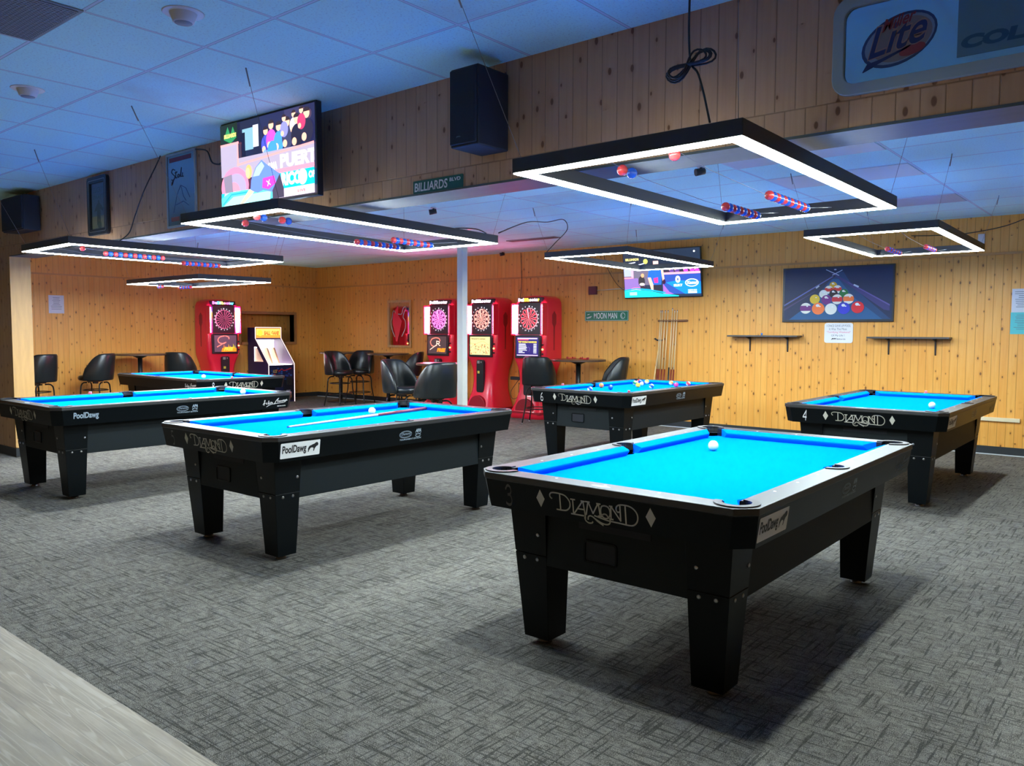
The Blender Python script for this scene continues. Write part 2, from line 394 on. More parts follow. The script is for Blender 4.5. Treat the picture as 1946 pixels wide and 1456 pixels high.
def put2d(mb, pts, faces, O, R, U, N=None, off=0.0, mi=0, c=None):
    mb.flat = True; O = Vector(O); R = Vector(R); U = Vector(U); N = N or R.cross(U).normalized()
    V = [O+R*p[0]+U*p[1]+N*off for p in pts]
    # keep faces pointing along N
    out = []
    for f in faces:
        a, b, d = V[f[0]], V[f[1]], V[f[2]]
        out.append(f if (b-a).cross(d-a).dot(N) > 0 else tuple(reversed(f)))
    mb.add([tuple(v) for v in V], out, mi, c)
def letter(mb, s, O, R, U, w, h, shear=0, bold=0, off=0.0, mi=0, c=None):
    """text filling a w x h box whose lower left corner is O"""
    pts, fs = text_tris(s, bold); R = Vector(R).normalized(); U = Vector(U).normalized()
    put2d(mb, [(x*w+shear*y*h, y*h) for x, y in pts], fs, O, R, U, None, off, mi, c)
def strokes(lines, w, sm=True, n=5):
    """ribbon polygons along 2-D polylines"""
    pts = []; fs = []
    for L in lines:
        wid = w
        closed = False
        P = [Vector((p[0], p[1])) for p in L]
        if len(P) > 2 and sm: P = [Vector((p[0], p[1])) for p in smooth_pts([(q.x, q.y, 0) for q in P], n)]
        for i in range(len(P)-1):
            d = (P[i+1]-P[i])
            if d.length < 1e-9: continue
            d.normalize(); q = Vector((-d.y, d.x))*wid/2; e = d*wid*.2
            k = len(pts); pts += [tuple(P[i]-e+q), tuple(P[i]-e-q), tuple(P[i+1]+e-q), tuple(P[i+1]+e+q)]; fs.append((k, k+1, k+2, k+3))
    return pts, fs
def circ(cx, cy, rx, ry=None, n=28, a0=0, a1=2*PI):
    ry = ry or rx
    m = n if abs(a1-a0) >= 2*PI-1e-6 else n+1
    return [(cx+rx*math.cos(a0+(a1-a0)*i/n), cy+ry*math.sin(a0+(a1-a0)*i/n)) for i in range(m)]
class Pic:
    """a flat picture: coloured shapes in a 0..1 square, later shapes on top"""
    def __init__(s): s.items = []
    def poly(s, c, pts): s.items.append((c, [tuple(p) for p in pts], None)); return s
    def rect(s, c, x0, y0, x1, y1): return s.poly(c, [(x0,y0),(x1,y0),(x1,y1),(x0,y1)])
    def ell(s, c, cx, cy, rx, ry, n=20): return s.poly(c, circ(cx, cy, rx, ry, n))
    def lines(s, c, L, w, sm=False, asp=1.0):
        p, f = strokes([[(q[0]*asp, q[1]) for q in l] for l in L], w, sm); s.items.append((c, [(a/asp, b) for a, b in p], f)); return s
    def text(s, c, t, x, y, w, h, shear=0, bold=.02):
        p, f = text_tris(t, bold); s.items.append((c, [(x+a*w+shear*b*h, y+b*h) for a, b in p], f)); return s
    def emit(s, mb, O, R, U, off=.0006, step=.00025, mi=0):
        R = Vector(R); U = Vector(U)
        for k, (c, pts, fs) in enumerate(s.items):
            pts = [(min(max(p[0], 0), 1), min(max(p[1], 0), 1)) for p in pts]
            if fs is None:
                t3 = tessellate_polygon([[Vector((p[0], p[1], 0)) for p in pts]]); fs = [tuple(t) for t in t3]
            put2d(mb, pts, fs, O, R, U, None, off+step*k, mi, lin(c))

# ------------------------------------------------------------------ the room
XL, XR, YF, YH, YB = -14.43, 3.6, -4.0, 3.38, 10.85      # left wall, right wall, wall behind the camera, header, back wall
ZF, ZB, ZHB = 2.866, 2.785, 2.23                          # front ceiling, back ceiling, underside of the header
XP = -9.975                                               # end of the partition, start of the wide opening
mb = MB(); mb.box(XL-.15, XR+.15, 1.36, YB+.15, -.1, 0); struct(mb, 'floor', M['carpet'], 'charcoal patterned carpet')
mb = MB(); mb.box(XL-.15, XR+.15, YF-.15, 1.36, -.1, .001); struct(mb, 'floor_walkway', M['planks'], 'pale grey wood-look plank walkway')
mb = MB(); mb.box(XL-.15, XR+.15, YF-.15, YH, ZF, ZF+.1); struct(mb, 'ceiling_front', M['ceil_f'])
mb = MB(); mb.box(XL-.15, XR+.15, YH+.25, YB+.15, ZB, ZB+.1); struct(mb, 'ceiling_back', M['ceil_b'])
mb = MB(); mb.box(XL-.15, XR+.15, YB, YB+.15, 0, ZF); struct(mb, 'wall_back', M['wood_x'])
# left wall with the pass-through opening
WY0, WY1, WZ0, WZ1 = 8.98, 10.25, 1.19, 1.76
mb = MB()
for a in ((YF, WY0, 0, ZF), (WY1, YB, 0, ZF), (WY0, WY1, 0, WZ0), (WY0, WY1, WZ1, ZF)): mb.box(XL-.15, XL, a[0], a[1], a[2], a[3])
struct(mb, 'wall_left', M['wood_y'])
mb = MB(); mb.box(XL-.42, XL-.38, WY0-1.2, WY1+1.2, .6, 2.4); struct(mb, 'wall_beyond', M['wood_y'])
mb = MB(); mb.box(XR, XR+.15, YF, YB, 0, ZF); struct(mb, 'wall_right', M['wood_y'])
mb = MB(); mb.box(XL, XR, YF-.15, YF, 0, ZF); struct(mb, 'wall_front', M['wood_x'])
mb = MB()
t_ = .055
mb.box(XL-.15, XL+.02, WY0-t_, WY0, WZ0-t_, WZ1+t_); mb.box(XL-.15, XL+.02, WY1, WY1+t_, WZ0-t_, WZ1+t_)
mb.box(XL-.15, XL+.02, WY0, WY1, WZ1, WZ1+t_); mb.box(XL-.15, XL+.045, WY0, WY1, WZ0-t_, WZ0)
struct(mb, 'window_1', M['frame_wood'], 'wood framed pass-through opening in the left wall')
mb = MB(); mb.box(XL, XP, YH, YH+.19, 0, ZF); struct(mb, 'wall_partition', M['wood_h'])
mb = MB(); mb.box(XP, XR, YH, YH+.25, ZHB+.012, ZF); struct(mb, 'wall_header', M['wood_h'])
mb = MB(); mb.box(XP, XR, YH-.004, YH+.26, ZHB, ZHB+.012); struct(mb, 'trim_1', M['soffit'], 'grey board under the header')
mb = MB(); mb.box(XP, XP+.02, YH-.012, YH+.20, .105, ZHB); struct(mb, 'trim_2', M['trim_wood'], 'smooth yellow end board of the partition')
M['band_wood'] = plain_wood('pine_band_wood', (.62, .30, .075), 1, 1, 14)
mb = MB(); mb.box(XL, XR, YB-.008, YB, 2.335, 2.362); mb.box(XL, XL+.008, YH+.19, YB-.008, 2.335, 2.362); struct(mb, 'trim_3', M['band_wood'], 'horizontal wood band near the ceiling')
for nm, a in (('back', (XL, XR, YB-.012, YB)), ('left', (XL, XL+.012, YH+.19, YB-.012)), ('partition', (XL, XP+.022, YH-.016, YH-.002)), ('partition_end', (XP+.02, XP+.034, YH-.016, YH+.2))):
    mb = MB(); mb.box(*a, .006, .098); struct(mb, 'baseboard_'+nm, M['baseboard'])
mb = MB(); mb.box(XL, XR, YB-.03, YB-.012, 0, .010); struct(mb, 'trim_4', M['strip_white'], 'thin pale strip along the foot of the back wall')

# ------------------------------------------------------------------ pool tables
A_, B_, C_ = 1.1515, .6554, .068
ZT, ZBED = .80, .752
ai, bi = A_-.110, B_-.110
def octo(dx, dy, c, z=None):
    p = [(dx-c, -dy), (dx, -dy+c), (dx, dy-c), (dx-c, dy), (-dx+c, dy), (-dx, dy-c), (-dx, -dy+c), (-dx+c, -dy)]
    return p if z is None else [(x, y, z) for x, y in p]
CC, CR = .012, .058; SC, SR = .018, .052
def pocket_loop(outward):
    q = []
    if outward:
        a1 = math.acos(-SC/SR)
        q += [(bi+SC+SR*math.cos(a), SR*math.sin(a)) for a in [a1*i/8 for i in range(9)]]
        d = math.acos(-CC/CR)
        st, en = -d, d+PI/2
    else:
        a1 = math.acos(-SC/SR)
        q += [(bi+SC+SR*math.cos(a), SR*math.sin(a)) for a in [PI+(a1-PI)*i/6 for i in range(7)]]
        d = math.acos(-CC/CR); st, en = -d, -(2*PI-(d+PI/2))
    q += [(bi+CC+CR*math.cos(st+(en-st)*i/14), ai+CC+CR*math.sin(st+(en-st)*i/14)) for i in range(15)]
    q2 = [(-x, y) for x, y in reversed(q)]
    q3 = [(-x, -y) for x, y in q]; q4 = [(x, -y) for x, y in reversed(q)]
    L = q+q2+q3+q4; out = []
    for p in L:
        if not out or (abs(p[0]-out[-1][0])+abs(p[1]-out[-1][1])) > 1e-5: out.append(p)
    if abs(out[0][0]-out[-1][0])+abs(out[0][1]-out[-1][1]) < 1e-5: out.pop()
    return out
tb = thing('pool_table', 'x', 'pool table')
mb = MB(); mb.prism(octo(A_ if 0 else B_, A_, C_), .772, ZT, 0, [pocket_loop(True)]); mb.build('rail_cap', M['black_rail'], tb, bevel=.003)
mb = MB(); mb.prism(pocket_loop(False), ZBED-.02, ZBED); bed = mb.build('playing_surface', M['cloth'], tb); bed['label'] = 'bright blue cloth bed'
mb = MB(); mb.loft([octo(B_-.12, A_-.12, .03, .772), octo(B_-.004, A_-.004, C_, .772), octo(B_-.0213, A_-.0213, C_, .646), octo(B_-.15, A_-.15, .03, .646)], cap=False)
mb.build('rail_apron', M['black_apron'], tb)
mb = MB(); mb.loft([octo(B_-.004, A_-.004, C_, .7725), octo(B_-.0025, A_-.0025, C_, .771), octo(B_-.0065, A_-.0065, C_, .767)], cap=False)
mb.build('apron_lip', M['black_rail'], tb)
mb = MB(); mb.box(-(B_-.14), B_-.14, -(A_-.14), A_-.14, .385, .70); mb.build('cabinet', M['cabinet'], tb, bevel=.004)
def rrect(cx, cz, w, h, r, n=5):
    pts = []
    for sx, sz, a in ((1, -1, -PI/2), (1, 1, 0), (-1, 1, PI/2), (-1, -1, PI)):
        for i in range(n+1):
            t = a+PI/2*i/n; pts.append((cx+sx*(w/2-r)+r*math.cos(t), cz+sz*(h/2-r)+r*math.sin(t)))
    return pts
mb = MB(); mb.prism(rrect(-.06, .492, .165, .098, .014), 0, .006, 0, [rrect(-.06, .492, .150, .083, .010)]); mb.prism(rrect(-.06, .492, .151, .084, .010), 0, .0015, 1)
mb.xf(Matrix(((1,0,0,0),(0,0,-1,-(A_-.14)),(0,1,0,0),(0,0,0,1)))); w_ = mb.build('ball_window', [M['black_apron'], M['pocket_in']], tb); w_['label'] = 'dark ball viewing window'
mb = MB(); mb.box(-.17, .18, -(A_-.14)-.003, -(A_-.14)+.02, .585, .615); mb.build('ball_slot', M['pocket_in'], tb)
LEGS = {}
for sx in (-1, 1):
    for sy in (-1, 1):
        mb = MB(); rings = []
        def lr(z, g=0.0):
            t = (.655-z)/.625; o = .118+.050*t+g; w = .200-.065*t-2*g
            x1 = B_-o; x0 = x1-w; y1 = A_-o; y0 = y1-w
            return [(sx*x0, sy*y0, z), (sx*x1, sy*y0, z), (sx*x1, sy*y1, z), (sx*x0, sy*y1, z)] if sx*sy > 0 else [(sx*x0, sy*y0, z), (sx*x0, sy*y1, z), (sx*x1, sy*y1, z), (sx*x1, sy*y0, z)]
        mb.loft([lr(.03), lr(.425), lr(.425, .0035), lr(.4285, .0035), lr(.4285), lr(.655)])
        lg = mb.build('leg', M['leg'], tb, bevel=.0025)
        mb = MB(); mb.lathe([(.034, 0), (.036, .004), (.030, .012), (.030, .031)], (sx*(B_-.235), sy*(A_-.235), 0), 16); mb.build('foot', M['dark_steel'], lg)
        def bolt(x, y, z, nx, ny):
            mb = MB(); mb.lathe([(.0092, -.002), (.0092, .0018), (.0060, .0038), (.001, .0040)], (0, 0, 0), 14)
            q = Vector((0, 0, 1)).rotation_difference(Vector((nx, ny, 0))).to_matrix().to_4x4(); mb.xf(Matrix.Translation((x, y, z)) @ q); mb.build('bolt', M['steel'], lg)
        zo = .118+.050*(.655-.405)/.625
        for k in (.19, .262): bolt(sx*(B_-k), sy*(A_-zo+.0005), .405, 0, sy); bolt(sx*(B_-zo+.0005), sy*(A_-k), .405, sx, 0)
        zo = .118+.050*(.655-.521)/.625
        bolt(sx*(B_-zo+.0005), sy*(A_-.29), .521, sx, 0); bolt(sx*(B_-.27), sy*(A_-zo+.0005), .521, 0, sy)
def cushion(p0, p1, inward, s0, s1):
    """p0,p1: wood line ends; inward: unit vector; s0,s1: how far the nose is set back at each end"""
    p0 = Vector(p0); p1 = Vector(p1); d = (p1-p0).normalized(); n = Vector(inward)
    prof = [(0, .7990), (.006, .7992), (.044, .7850), (.0492, .7815), (.0480, .7740), (.030, ZBED), (0, ZBED)]
    ra = [tuple((p0+d*s0*min(s/.05, 1)+n*s).to_3d()+Vector((0, 0, z))) for s, z in prof]
    rb = [tuple((p1-d*s1*min(s/.05, 1)+n*s).to_3d()+Vector((0, 0, z))) for s, z in prof]
    mb = MB(); mb.loft([ra, rb]); 
    return mb.build('cushion', M['cushion'], tb, bevel=.0015)
for sx in (-1, 1):
    for sy in (-1, 1): cushion((sx*bi, sy*.055), (sx*bi, sy*(ai-.072)), (-sx, 0), .010, .058)
for sy in (-1, 1): cushion((-(bi-.072), sy*ai), (bi-.072, sy*ai), (0, -sy), .058, .058)
def arcring(cx, cy, a0, a1, r0, r1, z0, z1, n=18):
    outer = [(cx+r1*math.cos(a0+(a1-a0)*i/n), cy+r1*math.sin(a0+(a1-a0)*i/n)) for i in range(n+1)]
    inner = [(cx+r0*math.cos(a1+(a0-a1)*i/n), cy+r0*math.sin(a1+(a0-a1)*i/n)) for i in range(n+1)]
    return outer+inner
for sx in (-1, 1):
    for sy in (-1, 1):
        a = math.atan2(sy, sx); cx, cy = sx*(bi+CC), sy*(ai+CC)
        mb = MB(); mb.prism(arcring(cx, cy, a-2.35, a+2.35, CR-.004, CR+.027, 0, 0, 24), .797, .8055); pc = mb.build('pocket_casting', M['pocket'], tb, bevel=.002)
        mb = MB(); n = 24
        mb.loft([[(cx+CR*math.cos(a-2.62+5.24*i/n), cy+CR*math.sin(a-2.62+5.24*i/n), z) for i in range(n+1)] for z in (.66, .798)], cap=False, closed=False)
        mb.loft([[(cx+CR*math.cos(2*PI*i/n), cy+CR*math.sin(2*PI*i/n), z) for i in range(n)] for z in (.66, ZBED-.003)], cap=False)
        mb.prism(circ(cx, cy, CR), .655, .661)
        # black facing between the cushion ends and the wood
        for q in ((sx*bi, sy*(ai-.0447), sx*bi, sy*(ai-.075)), (sx*(bi-.0447), sy*ai, sx*(bi-.075), sy*ai)):
            mb.loft([[(q[0], q[1], ZBED-.005), (q[2], q[3], ZBED-.005)], [(q[0], q[1], .799), (q[2], q[3], .799)]], cap=False, closed=False)
        mb.build('pocket_liner', M['pocket_in'], pc)
    cx = sx*(bi+SC)
    a = 0 if sx > 0 else PI
    mb = MB(); mb.prism(arcring(cx, 0, a-1.75, a+1.75, SR-.003, SR+.021, 0, 0, 20), .797, .8055); pc = mb.build('pocket_casting', M['pocket'], tb, bevel=.002)
    mb = MB(); n = 20
    mb.loft([[(cx+SR*math.cos(a-1.95+3.9*i/n), SR*math.sin(a-1.95+3.9*i/n), z) for i in range(n+1)] for z in (.66, .798)], cap=False, closed=False)
    mb.loft([[(cx+SR*math.cos(2*PI*i/n), SR*math.sin(2*PI*i/n), z) for i in range(n)] for z in (.66, ZBED-.003)], cap=False)
    mb.prism(circ(cx, 0, SR), .655, .661)
    for sy in (-1, 1): mb.loft([[(sx*bi, sy*.048, ZBED-.005), (sx*bi, sy*.056, ZBED-.005)], [(sx*bi, sy*.048, .799), (sx*bi, sy*.056, .799)]], cap=False, closed=False)
    mb.build('pocket_liner', M['pocket_in'], pc)
for sx in (-1, 1):
    for k in (1, 2, 3, 5, 6, 7):
        mb = MB(); mb.lathe([(.0062, -.001), (.0062, .0006), (.001, .0008)], (sx*(B_-.078), -.99+1.98*k/8, ZT), 12); mb.build('sight', M['sight'], tb)
for sy in (-1, 1):
    for k in (1, 2, 3):
        mb = MB(); mb.lathe([(.0062, -.001), (.0062, .0006), (.001, .0008)], (-.495+.99*k/4, sy*(A_-.078), ZT), 12); mb.build('sight', M['sight'], tb)
mb = MB(); mb.prism(circ(.0, -(A_-.045), .045, .016), ZT, ZT+.0008); o_ = mb.build('nameplate', M['oval'], tb); o_['label'] = 'small pale blue oval plate on the end rail'
# lettering on the aprons; O = point on the apron, R right, U up the slope
UE = Vector((0, -.137, .99)).normalized()
def end_pt(x, z): return Vector((x, -(A_-.0213)-(z-.646)*.137-.0012, z))
def side_pt(y, z): return Vector((B_-.0213+(z-.646)*.137+.0012, y, z))
US = Vector((.137, 0, .99)).normalized()
def wob(l): return l
DL = [
 [(12,44),(4,50),(2,60),(10,69),(28,72),(55,71),(80,66),(98,50),(104,34),(100,16),(84,2),(60,-1),(34,-1)],
 [(54,71),(54,-1)],
 [(108,55),(130,55)], [(119,55),(119,-9)], [(107,-9),(170,-9)],
 [(121,-8),(168,54)], [(160,54),(178,54)], [(170,54),(177,-8),(176,-22)], [(140,18),(175,18)],
 [(182,55),(202,55)], [(194,54),(182,-2)], [(196,54),(216,8),(242,53)], [(236,54),(254,54)], [(245,54),(250,2)], [(240,1),(258,1)],
 [(272,50),(259,44),(254,24),(258,6),(272,-4),(288,0),(297,14),(297,34),(288,47),(272,50)],
 [(262,10),(270,14),(280,12),(288,2)],
 [(296,52),(310,52)], [(303,51),(301,-2)], [(293,-3),(311,-3)], [(305,51),(346,-4)], [(346,-4),(346,60)],
 [(342,34),(334,32),(328,40),(330,54),(342,63),(362,66),(390,64),(412,52),(424,32),(422,8),(408,-10),(386,-16),(340,-14),(290,-12),(252,-6),(222,0)],
 [(370,65),(370,-15)],
 [(190,-22),(192,-10),(202,-4),(216,-8),(238,-24),(262,-36)],
 [(174,-14),(178,-28),(192,-36),(208,-34),(212,-28)],
 [(226,-14),(252,-26),(276,-30),(292,-24),(297,-10),(294,-2)],
]
sp_, sf_ = [], []
straight = {1, 2, 3, 4, 5, 6, 8, 9, 10, 11, 12, 13, 14, 17, 18, 19, 20, 21, 23}
for i, L in enumerate(DL):
    p, f = strokes([L], 6.2, i not in straight, 5); k = len(sp_); sp_ += p; sf_ += [tuple(j+k for j in q) for q in f]
mb = MB(); put2d(mb, [(x*.001-.232, y*.00098) for x, y in sp_], sf_, end_pt(0, .684), (1, 0, 0), UE)
for cx, cz in ((-.281, .719), (.250, .716)):
    put2d(mb, [(cx-.022, cz-.684), (cx, cz-.684-.039), (cx+.022, cz-.684), (cx, cz-.684+.039)], [(0, 1, 2, 3)], end_pt(0, .684), (1, 0, 0), UE)
lg_ = mb.build('maker_logo', M['cream'], tb); lg_['label'] = 'cream lettering between two lozenges on the end apron'
DAWG = [(0,.42),(.03,.28),(.02,.16),(.0,.10),(.05,.08),(.10,.12),(.10,.20),(.17,.34),(.22,.44),(.38,.50),(.50,.46),(.56,.38),(.55,.24),(.52,.16),(.56,.12),(.63,.14),(.64,.22),(.66,.34),(.74,.46),(.84,.60),(.93,.62),(1.0,.70),(1.0,.82),(.95,.93),(.85,1.0),(.72,.95),(.62,.86),(.48,.82),(.30,.74),(.16,.70),(.08,.60)]
def pool_sticker(kind, side=1):
    mb = MB()
    if kind == 'sticker':
        pts = rrect(.1425, .047, .285, .094, .006)
        put2d(mb, pts, [tuple(range(len(pts)))], side_pt(-1.062, .665), (0, 1, 0), US, None, 0, 0)
        letter(mb, 'PoolDawg', side_pt(-1.050, .681), (0, 1, 0), US, .172, .062, 0, .03, .0008, 1)
        put2d(mb, [(.196+.075*x, .018+.062*y) for x, y in DAWG], [tuple(t) for t in tessellate_polygon([[Vector((x, y, 0)) for x, y in DAWG]])], side_pt(-1.062, .665), (0, 1, 0), US, None, .0008, 1)
        o = mb.build('retailer_sticker', [M['white_vinyl'], M['ink']], None); o['label'] = 'white sticker with narrow black lettering and a dog silhouette'
    else:
        letter(mb, 'PoolDawg', side_pt(-.992, .683), (0, 1, 0), US, .20, .066, 0, .03, .0008, 0)
        o = mb.build('retailer_lettering', M['pale_ink'], None); o['label'] = 'pale blue narrow lettering without a sticker'
    return o
def apa_logo():
    mb = MB(); p, f = strokes([circ(.06, .045, .056, .024, 30)], .003, False); put2d(mb, p, f, side_pt(-.115, .672), (0, 1, 0), US)
    letter(mb, 'Diamond', side_pt(-.093, .712), (0, 1, 0), US, .078, .018, .2, 0, 0)
    p, f = strokes([circ(.06, .0452, .048, .018, 30)], .0015, False); put2d(mb, p, f, side_pt(-.115, .672), (0, 1, 0), US)
    letter(mb, 'APA', side_pt(.035, .722), (0, 1, 0), US, .056, .026, .15, .05, 0)
    p, f = strokes([circ(.178, .030, .024, .011, 16), [(.155, .045), (.165, .034), (.178, .044), (.190, .034), (.203, .045)]], .004, False); put2d(mb, p, f, side_pt(-.115, .672), (0, 1, 0), US)
    letter(mb, 'TOURNAMENT EDITION', side_pt(-.108, .676), (0, 1, 0), US, .20, .011, .1, .02, 0)
    o = mb.build('league_logo', M['pale_ink'], None); o['label'] = 'pale oval emblem beside league letters on the side apron'; return o
def signature(R, mirrored=False):
    """flowing signature near the far end of the side apron"""
    mb = MB()
    S = [[(0,30),(18,62),(22,80),(14,74),(16,40),(10,22)],[(4,42),(30,48)],[(34,36),(44,52),(40,36),(50,34)],[(56,34),(64,74),(62,36),(70,36),(82,56),(78,40),(88,40)],[(92,40),(96,56),(104,40),(110,48)],
         [(128,28),(150,70),(176,96),(170,86),(160,60)],[(166,50),(178,66),(184,52),(194,66),(198,52),(210,66),(214,54),(228,70),(226,54),(240,72),(244,56),(256,72),(258,58),(270,78),(268,62),(280,66)],
         [(42,4),(90,28),(160,36),(230,42),(262,54)]]
    p, f = strokes(S, 5.5, True, 4)
    O, Rr, U = R
    put2d(mb, [(x*.001, .012+y*.00088) for x, y in p], f, O, Rr, U)
    letter(mb, 'SIMONIS CLOTH', Vector(O)+Vector(Rr)*.165+Vector(U)*.010, Rr, U, .095, .010, 0, .03)
    o = mb.build('signature', M['white_vinyl'], None); o['label'] = 'white flowing signature on the side apron'; return o
NUMS = {'3': [[(-.5,.8),(-.1,1),(.35,.95),(.5,.75),(.35,.58),(-.15,.52)],[(-.15,.52),(.3,.5),(.55,.28),(.4,.05),(-.05,-.02),(-.55,.06)]],
 '5': [[(.45,1),(-.35,1)],[(-.35,1),(-.4,.6)],[(-.4,.6),(0,.62),(.42,.5),(.5,.25),(.25,.02),(-.2,-.03)]],
 '6': [[(.4,1),(-.1,.8),(-.5,.4),(-.45,.1),(0,0),(.45,.1),(.5,.35),(.15,.5),(-.3,.42),(-.48,.25)]],
 '4': [[(.5,1),(-.55,.32)],[(-.55,.32),(.5,.32)],[(.5,1),(.22,0)]],
 '8': [[(.0,.52),(-.4,.7),(-.3,.95),(.1,1),(.4,.85),(.3,.65),(0,.52),(-.4,.35),(-.42,.1),(0,0),(.42,.1),(.4,.35),(0,.52)]]}
def number(ch, lit):
    mb = MB(); p, f = strokes(NUMS[ch], .14, ch != '4', 4)
    put2d(mb, [(x*.030, y*.086) for x, y in p], f, end_pt(-.458, .667), (1, 0, 0), UE)
    o = mb.build('table_number', M[lit], None); o['label'] = 'numeral %s on the end apron' % ch; return o
TABLES = [ # name, x, y, rot, number, retailer mark, signature, label
 ('3', -1.770, 3.826, 0, 'cream_dim', 'sticker', 'black pool table numbered 3, nearest and largest, one cue ball near its far pocket'),
 ('5', -4.697, 3.828, .004, 'cream_dim', 'sticker', 'black pool table numbered 5 with a cue lying across its blue cloth'),
 (None, -7.565, 3.765, -.003, None, 'plain', 'black pool table at the far left edge, pale lettering instead of a sticker'),
 ('6', -4.906, 8.175, -.002, 'white_vinyl', 'sticker', 'black pool table numbered 6 with many coloured balls scattered on it'),
 ('4', -1.992, 8.113, 0, 'white_vinyl', 'sticker', 'black pool table numbered 4 by the right end of the back wall'),
 ('8', -10.622, 5.956, PI/2, 'white_vinyl', None, 'black pool table numbered 8, set crosswise at the back left'),
]
tabs = []
for i, (num, x, y, rz, nm, ret, lab) in enumerate(TABLES):
    t = tb if i == 0 else copy_tree(tb); t.location = (x, y, 0); t.rotation_euler = (0, 0, rz)
    tag(t, lab, 'pool table', 'pool tables'); tabs.append(t)
apa0 = apa_logo(); sig0 = signature((side_pt(.778, .655), Vector((0, 1, 0)), US)); stk = pool_sticker('sticker')
for i, (num, x, y, rz, nm, ret, lab) in enumerate(TABLES):
    t = tabs[i]
    if num: number(num, nm).parent = t
    if ret == 'sticker':
        s = stk if i == 0 else stk.copy()
        if i: col.objects.link(s)
        s.parent = t
    if ret == 'plain': pool_sticker('plain').parent = t
    if num != '8':
        for src in ((apa0, sig0) if num in ('3', '4', None) else (apa0,)):
            s = src if i == 0 else src.copy()
            if i: col.objects.link(s)
            s.parent = t
            if src is sig0 and num in ('3', '4'): s.data = s.data.copy(); s.data.materials[0] = M['grey_ink']; s['label'] = 'faint signature on the side apron'  # greyer, fainter ink on these signatures
    else:
        Rr = Vector((0, -1, 0)); O = Vector((-(B_-.0213)-.0025, -.778, .655)); signature((O, Rr, Vector((-.137, 0, .99)).normalized())).parent = t
for o in kids(tabs[2]):
    if o.name.startswith('signature'): o.data = o.data.copy(); o.data.materials[0] = M['white_vinyl']; o['label'] = 'white flowing signature on the side apron'

# ------------------------------------------------------------------ balls, cue, chalk
BR = .0292
bm0 = MB(); bm0.sphere((0, 0, 0), BR, 24, 14)
def ball(x, y, m, label, group=None, rot=(0,0,0)):
    x, y = x*1.0142, y*1.0142
    for n_, tx_, ty_, r_, w1, w2, l_ in TABLES[:5]:       # keep every ball clear of the cushions
        if abs(x-tx_) < .65 and abs(y-ty_) < 1.15: x = min(max(x, tx_-.462), tx_+.462); y = min(max(y, ty_-.955), ty_+.955)
    o = bm0.build('cue_ball' if 'cue ball' in label else 'pool_ball', m, None, (x, y, ZBED+BR), rot=rot); return tag(o, label, 'ball', group)
for x, y, w in ((-1.974, 4.178, 'near the far pocket of the nearest table, numbered 3'), (-4.912, 4.214, 'beside the cue on the table numbered 5'), (-7.45, 4.74, 'at the far end of the far left table'),
                (-10.333, 5.850, 'alone on the crosswise table numbered 8'), (-1.626, 7.80, 'on the table numbered 4')):
    ball(x, y, M['ball_w'], 'ivory cue ball '+w, 'cue balls')
SOL = {'orange': (.80, .20, .02), 'blue': (.01, .08, .50), 'green': (.01, .22, .06), 'red': (.65, .03, .02), 'yellow': (.85, .50, .02), 'pink': (.75, .04, .14)}
BM = {}
def bmat(c, s):
    if (c, s) not in BM: BM[(c, s)] = ball_mat('ball_%s_%s' % (c, 'striped' if s else 'solid'), SOL[c], s)
    return BM[(c, s)]
for x, y, c, s, w in ((-5.222, 8.012, 'orange', 0, 'orange ball near the left side pocket'), (-4.965, 7.81, 'blue', 0, 'solid blue ball just right of the orange one'), (-4.976, 7.403, 'blue', 1, 'blue and white ball half hidden by the near rail'),
      (-5.165, 8.685, 'green', 1, 'green striped ball in the cluster by the far left pocket'), (-5.33, 9.075, 'red', 1, 'red and white ball at the back of the cluster'), (-4.923+.0, 8.348, 'yellow', 0, 'yellow ball in front of the cluster'),
      (-5.245, 8.955, 'blue', 0, 'small dark blue ball at the back of the cluster'), (-5.045, 8.658, 'blue', 1, 'white ball with a little blue in the middle of the cluster'), (-5.18, 9.075, 'yellow', 1, 'pale yellow striped ball against the far cushion'),
      (-4.71, 8.294, 'blue', 1, 'white ball with dark blue edge right of the cluster'), (-4.83, 8.993, 'orange', 1, 'orange striped ball by the far cushion'), (-4.611, 8.711, 'pink', 0, 'pink ball near the right side rail'), (-4.599, 9.068, 'red', 1, 'red striped ball by the far right pocket')):
    ball(x, y, bmat(c, s), w+', on table 6', 'loose balls on the table numbered 6', (random.uniform(-.8, .8), random.uniform(.3, 1.4), random.uniform(0, 3)))
def cue(name, label, p0, p1, group=None, r_tip=.0062, r_butt=.0145):
    """tip at p0, butt at p1"""
    p0, p1 = Vector(p0), Vector(p1); d = p1-p0; L = d.length
    c = thing(name, label, 'cue', tuple(p1), 0, group)
    def seg(nm, a, b, ra, rb, m, par):
        mb = MB(); mb.tube([d*a/1-d, d*(a+b)/2-d, d*b-d], [ra, (ra+rb)/2, rb], 10); return mb.build(nm, m, par)
    rr = lambda t: r_tip+(r_butt-r_tip)*t
    seg('tip', 0, .009, r_tip*.95, r_tip, M['tip'], c); seg('ferrule', .009, .025, r_tip, rr(.02), M['plastic_w'], c)
    seg('shaft', .025, .60, rr(.02), rr(.55), M['cue_wood'], c); seg('butt', .60, .992, rr(.58), r_butt, M['cue_butt'], c)
    seg('bumper', .992, 1, r_butt, r_butt*.8, M['pocket'], c); return c
cue('pool_cue', 'wooden pool cue with dark red butt lying on the table numbered 5', (-4.729, 3.293, ZBED+.0065), (-4.926, 4.829, ZBED+.0150))
mbc = MB(); mbc.box(-.011, .011, -.011, .011, 0, .019); mbt = MB(); mbt.box(-.0113, .0113, -.0113, .0113, .019, .0222)
